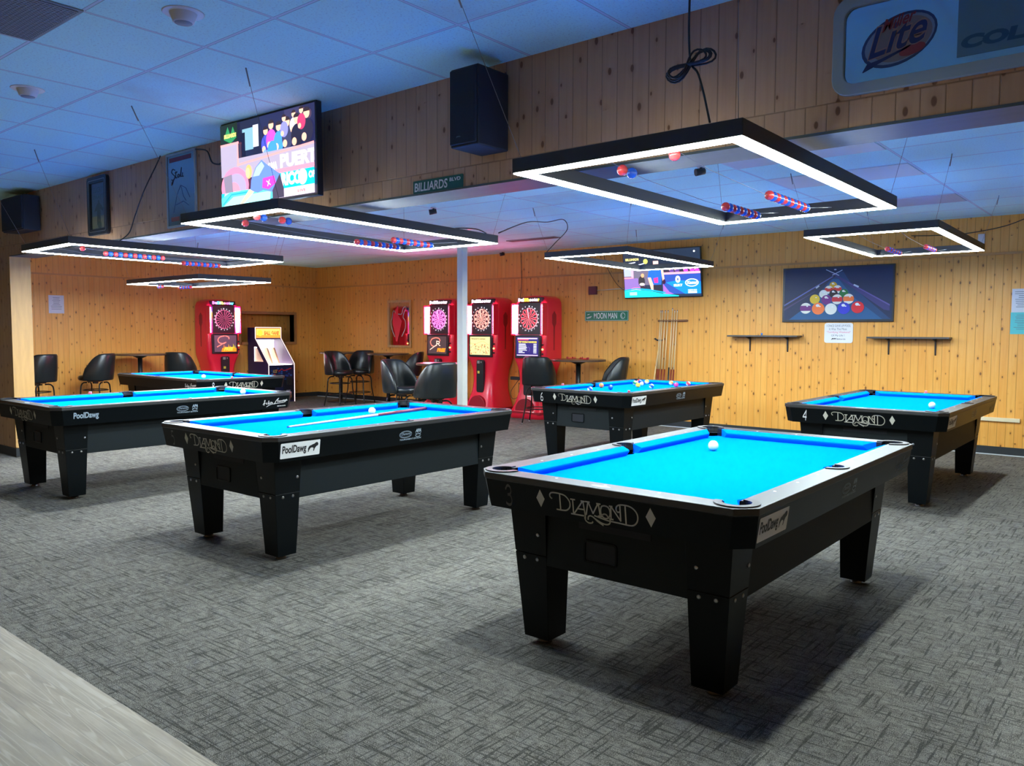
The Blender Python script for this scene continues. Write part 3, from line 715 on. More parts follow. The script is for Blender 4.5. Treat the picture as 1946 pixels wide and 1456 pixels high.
for x, y, z, w in ((-8.165, 3.43, ZT, 'far long rail of the far left table'), (-1.983, 9.21, ZT, 'far end rail of the table numbered 4'),
                   (-5.49, 7.60, ZT, 'left rail of the table numbered 6'), (-9.535, 5.80, ZT, 'right end rail of the table numbered 8'), (-4.335, 7.17, ZT, 'near right corner of the table numbered 6')):
    o = thing('chalk_cube', 'small pink and white chalk cube on the '+w, 'chalk', (x, y, z+.0002), random.random(), 'chalk cubes'); mbc.build('wrapper', M['chalk_p'], o); mbt.build('chalk', M['plastic_w'], o)

# ------------------------------------------------------------------ lamps over the tables
LW, LL, LT, LH = 1.045, 2.098, .070, .066
def lamp_base():
    t = thing('table_light', 'x', 'light')
    def ring(z0, z1, a, b, w): 
        mb = MB(); mb.prism([(-a, -b), (a, -b), (a, b), (-a, b)], z0, z1, 0, [[(-a+w, -b+w), (a-w, -b+w), (a-w, b-w), (-a+w, b-w)]]); return mb
    ring(.004, LH, LW/2, LL/2, LT).build('housing', M['lamp'], t, bevel=.002)
    d = ring(0, .0045, LW/2-.004, LL/2-.004, LT-.008).build('diffuser', M['strip'], t); d['label'] = 'glowing white light strip'
    return t
lamp0 = lamp_base()
bead_r = MB(); bead_r.sphere((0, 0, 0), .0235, 14, 8)
bead_me = {}
def bead(par, x, y, z, c):
    if c not in bead_me:
        o = bead_r.build('bead', M[c+'_bead'], par); bead_me[c] = o.data
    else:
        o = bpy.data.objects.new('bead', bead_me[c]); col.objects.link(o); o.parent = par
    o.location = (x, y, z); o['label'] = c+' scoring bead'
LAMPS = [ # x,y,z,rot,tx,ty, ceiling z, wires: list of (local x, [far beads y0, n, spacing], [near beads]) , label
 (-1.736, 3.784, 2.112, .007, .008, 0, ZF, [(-.12, .24, 10, .050, [-.80, -.72]), (.19, .05, 12, .050, [-.92])], 'largest and nearest rectangular hanging light, over the table numbered 3'),
 (-4.667, 3.840, 2.128, .042, .005, -.008, ZF, [(-.16, .18, 12, .042, [-.80]), (.15, .26, 12, .040, [-.93, -.88, -.74, -.69])], 'rectangular hanging light below the big screen, over the table numbered 5'),
 (-7.705, 3.932, 2.138, -.008, .006, -.006, ZF, [(-.15, .32, 13, .035, []), (.19, -.60, 13, .048, [-.80])], 'rectangular hanging light at the far left, over the unnumbered table'),
 (-4.894, 8.161, 2.228, .025, .005, -.004, ZB, [], 'hanging light over the table numbered 6, in front of the rear screen'),
 (-1.984, 8.007, 2.233, .011, .003, -.005, ZB, [(-.125, .07, 11, .050, []), (.20, .08, 9, .047, [])], 'rectangular hanging light at the right, over the table numbered 4'),
 (-10.599, 5.930, 2.078, PI/2-.037, .0, .003, ZB, [(.16, .50, 9, .045, []), (-.16, .70, 4, .045, [])], 'crosswise hanging light at the back left over the table numbered 8'),
]
lamps = []
for i, (x, y, z, r, tx, ty, zc, wires, lab) in enumerate(LAMPS):
    t = lamp0 if i == 0 else copy_tree(lamp0); lamps.append(t)
    t.location = (x, y, z-.001); t.rotation_euler = (ty, -tx, r); tag(t, lab, 'light', 'hanging lights over the tables')
M['strip_b'] = glow('white_light_strip_cooler', (.84, .95, 1.0), LAMP_E*1.5)
for i, (x, y, z, r, tx, ty, zc, wires, lab) in enumerate(LAMPS):
    t = lamps[i]
    if i in (2, 5):
        for o in kids(t):
            if o.name.startswith('diffuser'): o.data = o.data.copy(); o.data.materials[0] = M['strip_b']
    h = zc-z
    for sx in (-1, 1):
        for sy in (-1, 1):
            # steel hanger wires splay outwards to eye hooks in the ceiling, kept clear of the header
            ox, oy = sx*.12, sy*.12
            if i < 3 and sy > 0: zz = h-(ZF-ZB)
            else: zz = h
            if i < 3 and sy < 0: oy = -.30
            mb = MB(); p0 = (sx*(LW/2-.03), sy*(LL/2-.03), LH-.003); p1 = (sx*(LW/2-.03)+ox, sy*(LL/2-.03)+oy, zz-.012); mb.tube([p0, p1], .0012, 5)
            mb.tube([(p1[0], p1[1], p1[2]), (p1[0]-ox*.12, p1[1]-oy*.12, p1[2]-.09)], .004, 6)
            mb.build('hanger_wire', M['wire'], t)
    for wx, y0, n, spc, near in wires:
        mb = MB(); mb.tube([(wx, -LL/2+LT, .030), (wx, -.6, -.006), (wx, 0, -.026), (wx, .6, -.018), (wx, LL/2-LT, .030)], .0013, 6); w = mb.build('scoring_wire', M['wire'], t)
        for k in range(n): bead(w, wx, y0+k*spc*.92, -.024, 'red' if k % 2 == 0 else 'blue')
        for k, yy in enumerate(near): bead(w, wx, yy, .004, 'red' if k % 2 == 0 else 'blue')
def cord(name, label, cat, pts, r=.004, n=6, parent=None):
    mb = MB(); mb.tube(smooth_pts(pts, n), r, 6); o = mb.build(name, M['cord'], parent)
    if parent is None: tag(o, label, cat)
    return o
# the power cord of the nearest light, with its tied coil
t = thing('hanging_cable', 'dark power cable with a tied figure-eight coil above the nearest light', 'cord', (0, 0, 0))
cord('cord', None, None, [(-1.52, 2.93, ZF-.035), (-1.515, 2.92, 2.72), (-1.50, 2.89, 2.58), (-1.475, 2.86, 2.455), (-1.43, 2.83, 2.40), (-1.385, 2.79, 2.31), (-1.345, 2.765, 2.19)], .0045, 6, t)
R_ = Vector((.772, -.636*0, 0)).normalized()
for k, (ax, az, tw) in enumerate(((.115, .060, .50), (.105, .045, .56), (.10, .036, .46), (.09, .05, .62))):
    pts = []
    for j in range(25):
        a = 2*PI*j/24; u = ax*math.sin(a); v = az*math.sin(2*a)*.75
        U_ = u*math.cos(tw)-v*math.sin(tw); V_ = u*math.sin(tw)+v*math.cos(tw)
        pts.append((-1.475+U_*.95, 2.86-.010*k, 2.442+V_*.62))
    mb = MB(); mb.tube(pts[:-1], .0042, 6, closed=True); mb.build('coil_loop', M['cord'], t)
mb = MB(); mb.tube([(-1.52, 2.93, ZF-.075), (-1.52, 2.93, ZF-.01)], [.008, .016], 10); mb.build('plug', M['cord'], t)
mb = MB(); mb.box(-1.505, -1.435, 2.90, 2.99, ZF-.052, ZF); tag(mb.build('junction_box', M['plastic_w'], bevel=.006), 'white ceiling junction box beside the plug of the coiled cord', 'junction box')
cord('hanging_cable', 'thin dark cord curving down the partition to the far left light', 'cord', [(-6.52, YH-.03, ZF-.005), (-6.56, YH-.05, 2.78), (-6.75, YH-.06, 2.60), (-6.98, YH-.03, 2.42), (-7.12, YH-.02, 2.28), (-7.18, 3.30, 2.205)], .005)
cord('hanging_cable', 'dark cord peaking at a ceiling hook between the lights of tables 5 and 6', 'cord', [(-4.15, 4.87, 2.20), (-4.6, 5.8, 2.42), (-5.35, 7.1, 2.62), (-5.75, 7.95, ZB-.012), (-5.55, 7.75, 2.62), (-5.43, 7.35, 2.42), (-5.38, 7.13, 2.30)], .005)
cord('hanging_cable', 'short looped dark cord lying on the light of table 5', 'cord', [(-4.62, 4.87, 2.205), (-4.70, 4.93, 2.28), (-4.45, 4.93, 2.26), (-4.30, 4.89, 2.21)], .005)
cord('hanging_cable', 'dark cord drooping along the back wall above the right-hand light', 'cord', [(-1.25, YB-.05, 2.775), (-1.55, YB-.04, 2.66), (-1.95, YB-.04, 2.60), (-2.30, YB-.04, 2.60), (-2.55, YB-.05, 2.615)], .005)

# ------------------------------------------------------------------ steel post
t = thing('support_post', 'square cream steel post in front of the red dart machines', 'post', (-7.33, 7.86, 0), 0)
mb = MB(); mb.box(-.05, .05, -.05, .048, 0, ZB-.012); o = mb.build('post', [M['white_paint'], M['post_b']], t, bevel=.004)
mb = MB(); mb.box(-.11, .11, -.11, .11, ZB-.014, ZB); mb.build('top_plate', M['white_paint'], t)
mb = MB(); mb.box(-.10, .10, -.10, .10, 0, .010); mb.build('base_plate', M['white_paint'], t)

# ------------------------------------------------------------------ bucket bar stools and bar tables
def stool():
    t = thing('bar_stool', 'x', 'bar stool')
    def seat_ring(k, z, n=28):
        out = []
        for i in range(n):
            a = 2*PI*i/n; ex = 2.6
            ca, sa = math.cos(a), math.sin(a)
            x = .225*k*math.copysign(abs(ca)**(2/ex), ca); y = .225*k*math.copysign(abs(sa)**(2/ex), sa)-.01
            out.append((x, y, z))
        return out
    mb = MB(); mb.loft([seat_ring(.90, .600), seat_ring(1.0, .612), seat_ring(1.02, .640), seat_ring(.99, .668), seat_ring(.90, .682), seat_ring(.5, .688)], smooth=True); mb.build('seat', M['vinyl'], t)
    # wrap-round back: full height behind, falling away along the sides
    mb = MB(); n = 26; rings = []
    for i in range(n+1):
        u = -1+2*i/n; a = u*math.radians(100); au = abs(math.degrees(a))
        top = 1.045-.010*au/100-.365*(1-math.sqrt(max(0, 1-(min(1, max(0, (au-40)/56)))**2.2)))
        top = max(top, .672); ex = 2.7
        def pt(r, z, lean):
            s, c = math.sin(a), math.cos(a)
            x = r*math.copysign(abs(s)**(2/ex), s); y = r*math.copysign(abs(c)**(2/ex), c)+lean-.01
            return (x*(1-.10*max(0, (z-.75))/.3), y, z)
        ln = lambda z: max(0, z-.66)*.16*max(0, math.cos(a))
        h = top-.60; ro, ri = .262, .222
        prof = [(ro-.012, .600), (ro, .620), (ro+.004, .60+h*.5), (ro, top-.03), (ro-.010, top-.006), (.5*(ro+ri), top), (ri+.010, top-.006), (ri, top-.03), (ri-.004, .60+h*.5), (ri+.004, .63), (ri+.004, .600)]
        rings.append([pt(r, z, ln(z)) for r, z in prof])
    mb.loft(rings, True, 0, True); mb.build('backrest', M['vinyl'], t)
    mb = MB(); mb.box(-.09, .09, -.09, .09, .575, .602); mb.lathe([(.045, .545), (.045, .58)], seg=14); mb.build('swivel', M['dark_steel'], t)
    for sx in (-1, 1):
        for sy in (-1, 1):
            pts = smooth_pts([(sx*.03, sy*.13, .562), (sx*.10, sy*.145, .560), (sx*.150, sy*.15, .525), (sx*.165, sy*.155, .46), (sx*.172, sy*.165, .30), (sx*.215, sy*.205, .012)], 5)
            mb = MB(); mb.tube(pts, .0115, 8); lg = mb.build('leg', M['chair_frame'], t)
            mb = MB(); mb.lathe([(.014, 0), (.014, .018)], (sx*.217, sy*.207, 0), 10); mb.build('foot_cap', M['steel'], lg)
    for z, k in ((.44, .168), (.235, .183)):
        mb = MB(); mb.tube([(k*math.cos(2*PI*i/28)*1.12, k*math.sin(2*PI*i/28)*1.12, z) for i in range(28)], .009, 6, closed=True); mb.build('foot_ring', M['chair_frame'], t)
    return t
st0 = stool()
STOOLS = [(-13.86, 5.02, -68, 'black bucket bar stool at the far left, partly hidden by the partition end'),
 (-13.72, 5.85, -52, 'black bucket bar stool in profile, left of the table by the left wall'),
 (-13.62, 7.30, -148, 'black bucket bar stool with a shiny back behind the table numbered 8'),
 (-12.12, 9.62, 97, 'black bucket bar stool facing right, leftmost of the group in the back corner'),
 (-12.22, 10.18, 20, 'black bucket bar stool by the back wall, second from the left in the corner group'),
 (-7.98, 7.40, 100, 'black bucket bar stool with a glossy back facing right, beyond the middle of table 5'),
 (-7.12, 7.12, -100, 'black bucket bar stool turned left, directly left of the cream post'),
 (-10.98, 10.28, -50, 'black bucket bar stool half hidden behind the nearer glossy stool'),
 (-7.60, 9.90, -158, 'black bucket bar stool, back to the viewer, before the rightmost dart machine'),
 (-6.60, 10.32, -50, 'black bucket bar stool facing left, right of the dart machines')]
for i, (x, y, r, lab) in enumerate(STOOLS):
    s = st0 if i == 0 else copy_tree(st0); s.location = (x, y, 0); s.rotation_euler = (0, 0, math.radians(r)); tag(s, lab, 'bar stool', 'bucket bar stools')
def bar_table(r=.42, h=1.0):
    t = thing('bar_table', 'x', 'table')
    mb = MB(); mb.lathe([(r-.006, h-.030), (r, h-.026), (r, h-.006), (r-.006, h)], seg=48, smooth=False); mb.build('tabletop', M['bar_top'], t)
    mb = MB(); mb.lathe([(.038, .03), (.038, h-.06)], seg=18); mb.build('pedestal', M['black_paint'], t)
    mb = MB(); mb.lathe([(.05, h-.075), (.13, h-.036), (.13, h-.030)], seg=18); mb.build('top_bracket', M['black_paint'], t)
    mb = MB(); mb.lathe([(.28, 0), (.285, .012), (.20, .028), (.06, .045), (.05, .06)], seg=36); mb.build('base', M['black_paint'], t)
    return t
bt0 = bar_table()
for i, (x, y, s, h, lab) in enumerate(((-13.78, 6.63, 1.0, 1.02, 'round bar table at the left wall behind the table numbered 8'), (-12.93, 10.28, 1.0, 1.0, 'round bar table nearest the back left corner'),
    (-11.62, 10.38, .95, 1.0, 'round bar table below the framed mirror on the back wall'), (-7.86, 7.98, .80, .985, 'small round bar table just left of the post, catching pink light'), (-7.13, 10.28, 1.02, .997, 'round bar table right of the dart machines with small red things on it'))):
    b = bt0 if i == 0 else copy_tree(bt0); b.location = (x, y, 0); b.scale = (s, s, h); tag(b, lab, 'table', 'round bar tables')
for k in range(7):
    a = k*2.4; mb = MB(); mb.tube([(0, 0, .008), (.05, 0, .008), (.10, 0, .009)], [.003, .007, .006], 7)
    o = thing('dart', 'small red dart in the heap on the bar table', 'dart', (-7.13+.07*math.cos(a), 10.26+.05*math.sin(a), .998+.008*(k % 3)), a, 'red darts on the bar table')
    mb.build('barrel', M['dm_red'], o)
    mb = MB(); mb.box(.09, .125, -.0006, .0006, -.002, .028); mb.box(.09, .125, -.014, .014, .0115, .0127); mb.build('flight', M['dm_red2'], o)

# ------------------------------------------------------------------ electronic dart machines
def rsec(hw, yf, yb, z, r=.07, n=5):
    pts = []
    for cx, cy, a in ((hw-r, yf+r, -PI/2), (hw-.02, yb-.02, 0), (-hw+.02, yb-.02, PI/2), (-hw+r, yf+r, PI)):
        rr = r if cy < (yf+yb)/2 else .02
        for i in range(n+1):
            t = a+PI/2*i/n; pts.append((cx+rr*math.cos(t), cy+rr*math.sin(t), z))
    return pts
ORDER = ['20','1','18','4','13','6','10','15','2','17','3','19','7','16','8','11','14','9','12','5']
def dart_machine(palette, screen_pic, marquee):
    t = thing('dart_machine', 'x', 'dart machine')
    secs = [(.335,-.615,0,.12),(.335,-.615,.09,.12),(.325,-.600,.13,.12),(.275,-.555,.25,.1),(.235,-.505,.42,.09),(.230,-.48,.58,.09),(.255,-.465,.74,.09),(.305,-.47,.88,.09),(.335,-.485,.97,.07),(.340,-.49,1.02,.06),(.340,-.47,1.36,.06),(.340,-.455,1.55,.06),(.338,-.45,1.80,.06),(.330,-.44,1.90,.06),(.300,-.42,1.96,.07),(.22,-.38,2.0,.08),(.12,-.32,2.015,.06)]
    mb = MB(); mb.loft([rsec(hw, yf, -.03 if z > .3 else -.02, z, r) for hw, yf, z, r in secs], True, 0, True); mb.build('body', M['dm_red'], t)
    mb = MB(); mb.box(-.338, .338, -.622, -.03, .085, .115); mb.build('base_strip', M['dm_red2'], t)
    # black board panel with the dartboard, slightly proud
    F = -.478
    mb = MB(); mb.box(-.235, .235, F, -.40, 1.375, 1.895); bp = mb.build('board_panel', M['frame_blk'], t, bevel=.004)
    P = Pic(); cx, cz, R = .5, .5, .365; asp = .47/.52
    P.rect((16, 15, 22), .01, .01, .99, .99)
    light, dk, wirec = palette
    P.ell(wirec, cx, cz, R*1.03/asp*asp, R*1.03*asp, 40)
    for k in range(20):
        a0 = PI/2+PI/20-2*PI*k/20; a1 = a0-2*PI/20
        for r0, r1, c in ((.03, .50, light if k % 2 else dk), (.50, .58, dk if k % 2 else light), (.58, .90, light if k % 2 else dk), (.90, 1.0, dk if k % 2 else light)):
            q = [(cx+R*r*math.cos(a), cz+R*asp*r*math.sin(a)) for r, a in ((r0, a0-.02), (r1, a0-.02), (r1, a1+.02), (r0, a1+.02))]; P.poly(c, q)
        am = (a0+a1)/2; s = ORDER[k]; w = .055 if len(s) > 1 else .026
        P.text((225, 225, 235), s, cx+R*1.17*math.cos(am)-w/2, cz+R*1.17*asp*math.sin(am)-.022, w, .044, 0, .03)
    P.ell((20, 10, 20), cx, cz, .02, .02*asp, 12)
    mb = MB(); P.emit(mb, (-.235, F, 1.375), (.47, 0, 0), (0, 0, .52)); o = mb.build('dartboard', M['screen_board'], bp)
    # marquee
    mb = MB(); mb.loft([[(x, -.44+.0*abs(x), 1.885) for x in (-.25, .25)], [(x, -.44, 1.93) for x in (-.25, .25)]], cap=False, closed=False)
    mb = MB(); mb.box(-.255, .255, -.478, -.40, 1.902, 1.982); mq = mb.build('marquee', M['frame_blk'], t, bevel=.012)
    P = Pic(); s = 'BullShooter'
    xx = .03
    for j, (ch, wd) in enumerate(zip(s, (.11, .095, .040, .040, .10, .095, .10, .10, .065, .095, .070))):
        P.text(marquee[j % len(marquee)], ch, xx, .12, wd-.010, .60 if ch in 'uoer' else .78, 0, .08); xx += wd
    mb = MB(); P.emit(mb, (-.245, -.479, 1.906), (.49, 0, 0), (0, 0, .072)); mb.build('marquee_lettering', M['screen_hi'], mq)
    # side light tubes, angled inwards
    for sx in (-1, 1):
        mb = MB(); x0, x1 = sx*.312, sx*.262
        mb.box(min(x0, x1), max(x0, x1), -.480, -.44, 1.385, 1.86)
        mb.build('light_tube', [M['tube']], t)
        mb = MB(); mb.box(min(sx*.316, sx*.338), max(sx*.316, sx*.338), -.548, -.43, 1.36, 1.89); mb.build('side_fin', M['dm_red'], t, bevel=.01)
    # screen
    mb = MB(); mb.box(-.262, .262, -.522, -.46, .985, 1.368); sb = mb.build('screen_bezel', M['frame_blk'], t, bevel=.008)
    mb = MB(); screen_pic.emit(mb, (-.228, -.5222, 1.022), (.456, 0, 0), (0, 0, .31)); mb.build('screen', M['screen'], sb)
    # coin door and buttons
    mb = MB(); mb.prism(rrect(0, .655, .155, .56, .035), 0, .05); mb.xf(Matrix(((1,0,0,0),(0,0,-1,-.475),(0,1,0,0),(0,0,0,1)))); cd = mb.build('coin_door', M['frame_blk'], t, bevel=.004)
    mb = MB(); P = Pic(); P.rect((150, 150, 145), 0, .82, .5, 1).rect((150, 150, 145), .72, .86, .9, .97); P.emit(mb, (-.06, -.526, .66), (.11, 0, 0), (0, 0, .26)); mb.build('coin_slot', M['print'], cd)
    mb = MB(); mb.box(-.05, -.005, -.529, -.524, .70, .745); mb.build('price_tag', M['yellow'], cd)
    for k in range(3):
        mb = MB(); mb.sphere((.293, -.50, 1.06+.075*k), .016, 12, 8); mb.build('button', M['btn'] if k == 1 else M['frame_blk'], t)
    # recessed arch at the foot and the dart shape pressed into each side
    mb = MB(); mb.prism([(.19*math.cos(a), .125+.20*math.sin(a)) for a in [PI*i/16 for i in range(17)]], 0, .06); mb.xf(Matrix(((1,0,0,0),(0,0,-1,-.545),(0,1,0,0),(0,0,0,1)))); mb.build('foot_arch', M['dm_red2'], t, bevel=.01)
    for sx in (-1, 1):
        prof = [(-.055, 1.70), (0, 1.76), (.055, 1.70), (.055, 1.56), (.018, 1.50), (.012, 1.12), (-.012, 1.12), (-.018, 1.50), (-.055, 1.56)]
        mb = MB(); mb.prism([(p[0]-.25, p[1]) for p in prof], 0, .006)
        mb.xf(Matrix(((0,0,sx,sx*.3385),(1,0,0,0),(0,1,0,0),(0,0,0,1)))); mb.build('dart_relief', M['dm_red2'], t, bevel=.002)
    return t
M['screen_board'] = attr_mat('lit_dartboard', .75, .35)
M['yellow'] = mat('yellow_tag', (.7, .6, .08), .5)
M['btn'] = glow('orange_lit_button', (1.0, .45, .15), 2.0)
def pic_cr():
    P = Pic(); P.rect((62, 48, 52), 0, 0, 1, 1)
    P.lines((225, 110, 95), [[(.42,.92),(.22,.85),(.13,.66),(.20,.47),(.36,.42),(.46,.50)], [(.44,.92),(.60,.88),(.66,.74)]], .06, True, 1.4)
    P.lines((250, 190, 170), [[(.10,.22),(.45,.50)], [(.47,.74),(.47,.46)], [(.47,.72),(.62,.70),(.62,.60),(.47,.58)], [(.52,.58),(.66,.45)]], .045, False, 1.4)
    P.text((240, 130, 30), 'FREE', .48, .10, .44, .22, .2, .06); return P
def pic_fire():
    P = Pic(); P.rect((75, 55, 70), 0, 0, 1, 1)
    for k in range(9): P.poly((225-8*k, 110+6*k, 30), [(.30+.075*k, 0), (.42+.075*k, 0), (.36+.07*k, .25+.28*((k*37 % 10)/10))])
    P.rect((225, 120, 30), .35, 0, 1, .22)
    P.lines((225, 110, 100), [[(.46,.97),(.25,.90),(.16,.72),(.22,.55),(.40,.50),(.52,.58)], [(.50,.97),(.64,.90),(.66,.78)], [(.12,.30),(.45,.55)]], .06, True, 1.4)
    P.text((245, 170, 60), 'FREE', .42, .06, .40, .22, .2, .06); return P
def pic_map():
    P = Pic(); P.rect((215, 195, 130), 0, 0, 1, 1); P.text((70, 60, 50), 'PENNSYLVANIA', .06, .84, .72, .08, 0, .03)
    rr = random.Random(3)
    for k in range(60):
        x = rr.random(); y = rr.random()*.55; c = rr.choice([(150, 110, 80), (190, 120, 80), (120, 110, 90), (200, 90, 60), (225, 205, 150)]); w = .02+rr.random()*.06; h = .02+rr.random()*.08
        P.poly(c, [(x, y), (x+w, y+.01), (x+w*.8, y+h), (x+.1*w, y+h*.8)])
    P.lines((110, 90, 60), [[(0,.66),(.3,.60),(.5,.70),(.7,.74),(.9,.60)], [(0,.56),(.4,.50),(1,.60)]], .012, True, 1.4); return P
def pic_list():
    P = Pic(); P.rect((38, 30, 96), 0, 0, 1, 1); P.rect((225, 190, 215), .05, .90, .95, .96).rect((225, 60, 90), .05, .84, .55, .89)
    P.text((235, 200, 60), 'TOP WORLD RANKINGS', .08, .70, .84, .09, 0, .05)
    rr = random.Random(5)
    for k in range(8):
        y = .62-.065*k; P.rect((205, 205, 225), .10, y, .28+.22*rr.random(), y+.035); P.rect((205, 205, 225), .78, y, .92, y+.035)
    P.rect((235, 190, 225), .02, .03, .98, .07); P.lines((120, 100, 190), [[(.55,.5),(.62,.4),(.58,.25)]], .012, False, 1.4); return P
PINK = [(255, 200, 225), (255, 225, 240)]
MACH = [(-10.245, YB, 0, ((235, 120, 190), (90, 20, 90), (245, 150, 215)), pic_cr(), PINK, 'red dart machine with an all pink board, leftmost of three on the back wall'),
 (-9.215, YB, 0, ((225, 150, 135), (50, 20, 30), (235, 165, 150)), pic_map(), PINK, 'red dart machine right behind the post, its screen showing a yellow map'),
 (-8.175, YB, 0, ((190, 30, 50), (24, 14, 22), (240, 170, 180)), pic_list(), [(255, 190, 215), (255, 210, 220), (255, 200, 215), (255, 200, 60), (255, 190, 40), (255, 180, 60), (255, 205, 220)], 'red dart machine with a purple list on its screen, rightmost of all'),
 (XL, 8.33, PI/2, ((60, 16, 40), (24, 10, 26), (240, 120, 160)), pic_fire(), [(255, 90, 190), (200, 120, 255), (90, 170, 255), (70, 220, 235), (120, 240, 160), (255, 220, 90), (255, 110, 130)], 'red dart machine alone on the left wall with a rainbow marquee')]
mach = []
for x, y, rz, pal, sp, mq, lab in MACH:
    t = dart_machine(pal, sp, mq); t.location = (x, y-.004 if rz == 0 else y, 0) if rz == 0 else (x+.006, y, 0); t.rotation_euler = (0, 0, rz); tag(t, lab, 'dart machine', 'red dart machines'); mach.append(t)
# rainbow tubes of the machine on the left wall
rb = [(255, 60, 150), (215, 70, 220), (255, 90, 60), (255, 200, 40), (60, 190, 80), (60, 90, 230)]
m_ = mat('rainbow_light_tube', (.02, .02, .02), .4); tt = NT(m_); X_, Y_, Z_ = tt.pos(); cr = tt.n('ShaderNodeValToRGB'); tt.l(tt.ramp(Z_, 1.385, 1.86), cr.inputs[0])
el = cr.color_ramp.elements; el[0].color = (*lin((255, 70, 190)), 1); el[1].color = (*lin((200, 60, 230)), 1)
for p, c in ((.45, (255, 90, 190)), (.62, (255, 150, 90)), (.76, (250, 220, 80)), (.86, (90, 120, 240))):
    e = el.new(p); e.color = (*lin(c), 1)
tt.l(cr.outputs[0], tt.b.inputs['Emission Color']); tt.b.inputs['Emission Strength'].default_value = 40
for o in kids(mach[3]):
    if o.name.startswith('light_tube'): o.data = o.data.copy(); o.data.materials[0] = m_
# cables and power strip between the two right machines
cord('wall_cable', 'thin dark cable running down the back wall between two dart machines', 'cable', [(-8.72, YB-.03, 2.77), (-8.70, YB-.03, 2.3), (-8.74, YB-.04, 1.7), (-8.72, YB-.05, 1.1), (-8.70, YB-.10, .78), (-8.62, YB-.16, .60)], .005)
cord('wall_cable', 'looped dark cable hanging above the black power strip', 'cable', [(-8.60, YB-.20, .62), (-8.74, YB-.26, .40), (-8.66, YB-.3, .28), (-8.56, YB-.28, .34), (-8.60, YB-.22, .55), (-8.50, YB-.24, .40), (-8.42, YB-.3, .20)], .005)
mb = MB(); mb.box(-8.76, -8.40, YB-.26, YB-.20, .60, .655); o = mb.build('power_strip', M['frame_blk'], bevel=.005); tag(o, 'black power strip fixed between the two right dart machines', 'power strip')
mb = MB(); mb.box(-8.755, -8.725, YB-.012, YB, .98, 1.95)
# ------------------------------------------------------------------ arcade cabinet at the left wall
t = thing('arcade_cabinet', 'dark purple arcade cabinet with glowing white glass front', 'arcade cabinet', (0, 0, 0))
ay0, ay1 = 9.12, 9.72
prof = [(-14.40, 0), (-13.69, 0), (-13.69, .765), (-14.135, 1.27), (-14.135, 1.485), (-14.40, 1.485)]
def side_panel(y0, y1, hole):
    mb = MB(); H = [[(-14.20, .81), (-13.86, .81), (-14.06, 1.06), (-14.09, 1.10), (-14.20, 1.10)]] if hole else []
    mb.prism(prof, 0, y1-y0, 0, H); mb.xf(Matrix(((1,0,0,0),(0,0,1,y0),(0,1,0,0),(0,0,0,1)))); return mb.build('side_panel', M['purple'], t)
side_panel(ay0, ay0+.02, True); side_panel(ay1-.02, ay1, False)
mb = MB(); mb.box(-14.40, -13.70, ay0+.02, ay1-.02, 0, .74); mb.build('lower_body', M['purple'], t)
mb = MB(); mb.box(-14.40, -14.38, ay0+.02, ay1-.02, .74, 1.485); mb.build('back_panel', M['purple'], t)
mb = MB(); mb.box(-14.40, -14.13, ay0+.02, ay1-.02, 1.255, 1.485); mq = mb.build('marquee_box', M['purple'], t)
P = Pic(); P.rect((190, 120, 60), 0, 0, 1, 1).rect((250, 205, 90), .03, .08, .97, .92).rect((240, 140, 50), .03, .08, .97, .30); P.text((215, 110, 50), 'BALL GAME', .32, .30, .60, .42, .05, .08); P.ell((250, 225, 60), .17, .52, .10, .30)
mb = MB(); P.emit(mb, (-14.129, ay0+.01, 1.275), (0, .58, 0), (0, 0, .20)); mb.build('marquee', M['screen'], mq)
sl = Vector((-13.70+14.13, 0, .745-1.255)).normalized()
mb = MB(); q0 = Vector((-14.13, ay0+.02, 1.255)); q1 = Vector((-13.70, ay0+.02, .757))
mb.add([tuple(q0), tuple(q0+Vector((0, .56, 0))), tuple(q1+Vector((0, .56, 0))), tuple(q1)], [(0, 3, 2, 1)]); g = mb.build('front_glass', M['glass'] if 'glass' in M else mat('clear_glass', (1, 1, 1), .02), t)
gm = bpy.data.materials.new('clear_front_glass'); gm.use_nodes = True; nt_ = gm.node_tree; nt_.nodes.clear()
o1 = nt_.nodes.new('ShaderNodeOutputMaterial'); tr = nt_.nodes.new('ShaderNodeBsdfTransparent'); gl = nt_.nodes.new('ShaderNodeBsdfGlossy'); gl.inputs['Roughness'].default_value = .05; mx = nt_.nodes.new('ShaderNodeMixShader'); mx.inputs[0].default_value = .08
nt_.links.new(tr.outputs[0], mx.inputs[1]); nt_.links.new(gl.outputs[0], mx.inputs[2]); nt_.links.new(mx.outputs[0], o1.inputs[0]); g.data.materials[0] = gm
mb = MB(); mb.box(-14.36, -14.34, ay0+.03, ay1-.03, .76, 1.24); mb.box(-14.33, -13.74, ay0+.03, ay1-.03, .745, .755); o = mb.build('playfield', M['white_glow'], t); o['label'] = 'glowing white play area'
for k in range(3):
    mb = MB(); yy = ay0+.09+k*.16; mb.prism([(-14.30, .76), (-13.95, .76), (-14.13, 1.08), (-14.30, 1.08)], 0, .035); mb.xf(Matrix(((1,0,0,0),(0,0,1,yy),(0,1,0,0),(0,0,0,1)))); mb.build('playfield_fin', M['peach'] if 'peach' in M else mat('peach_fin', (.62, .36, .24), .5), t)
mb = MB()
for y0 in (ay0-.004, ay1-.010):
    for a, b in zip(prof[1:4], prof[2:5]):
        mb.tube([(a[0]+.004, y0+.006, a[1]), (b[0]+.004, y0+.006, b[1])], .007, 6)
mb.tube([(-14.128, ay0, 1.488), (-14.128, ay1, 1.488)], .007, 6)
mb.build('edge_trim', M['white_glow2'] if 'white_glow2' in M else glow('white_edge_trim', (1.0, .75, .72), .8), t)
P = Pic(); P.rect((14, 22, 60), 0, 0, 1, 1)
rr = random.Random(9)
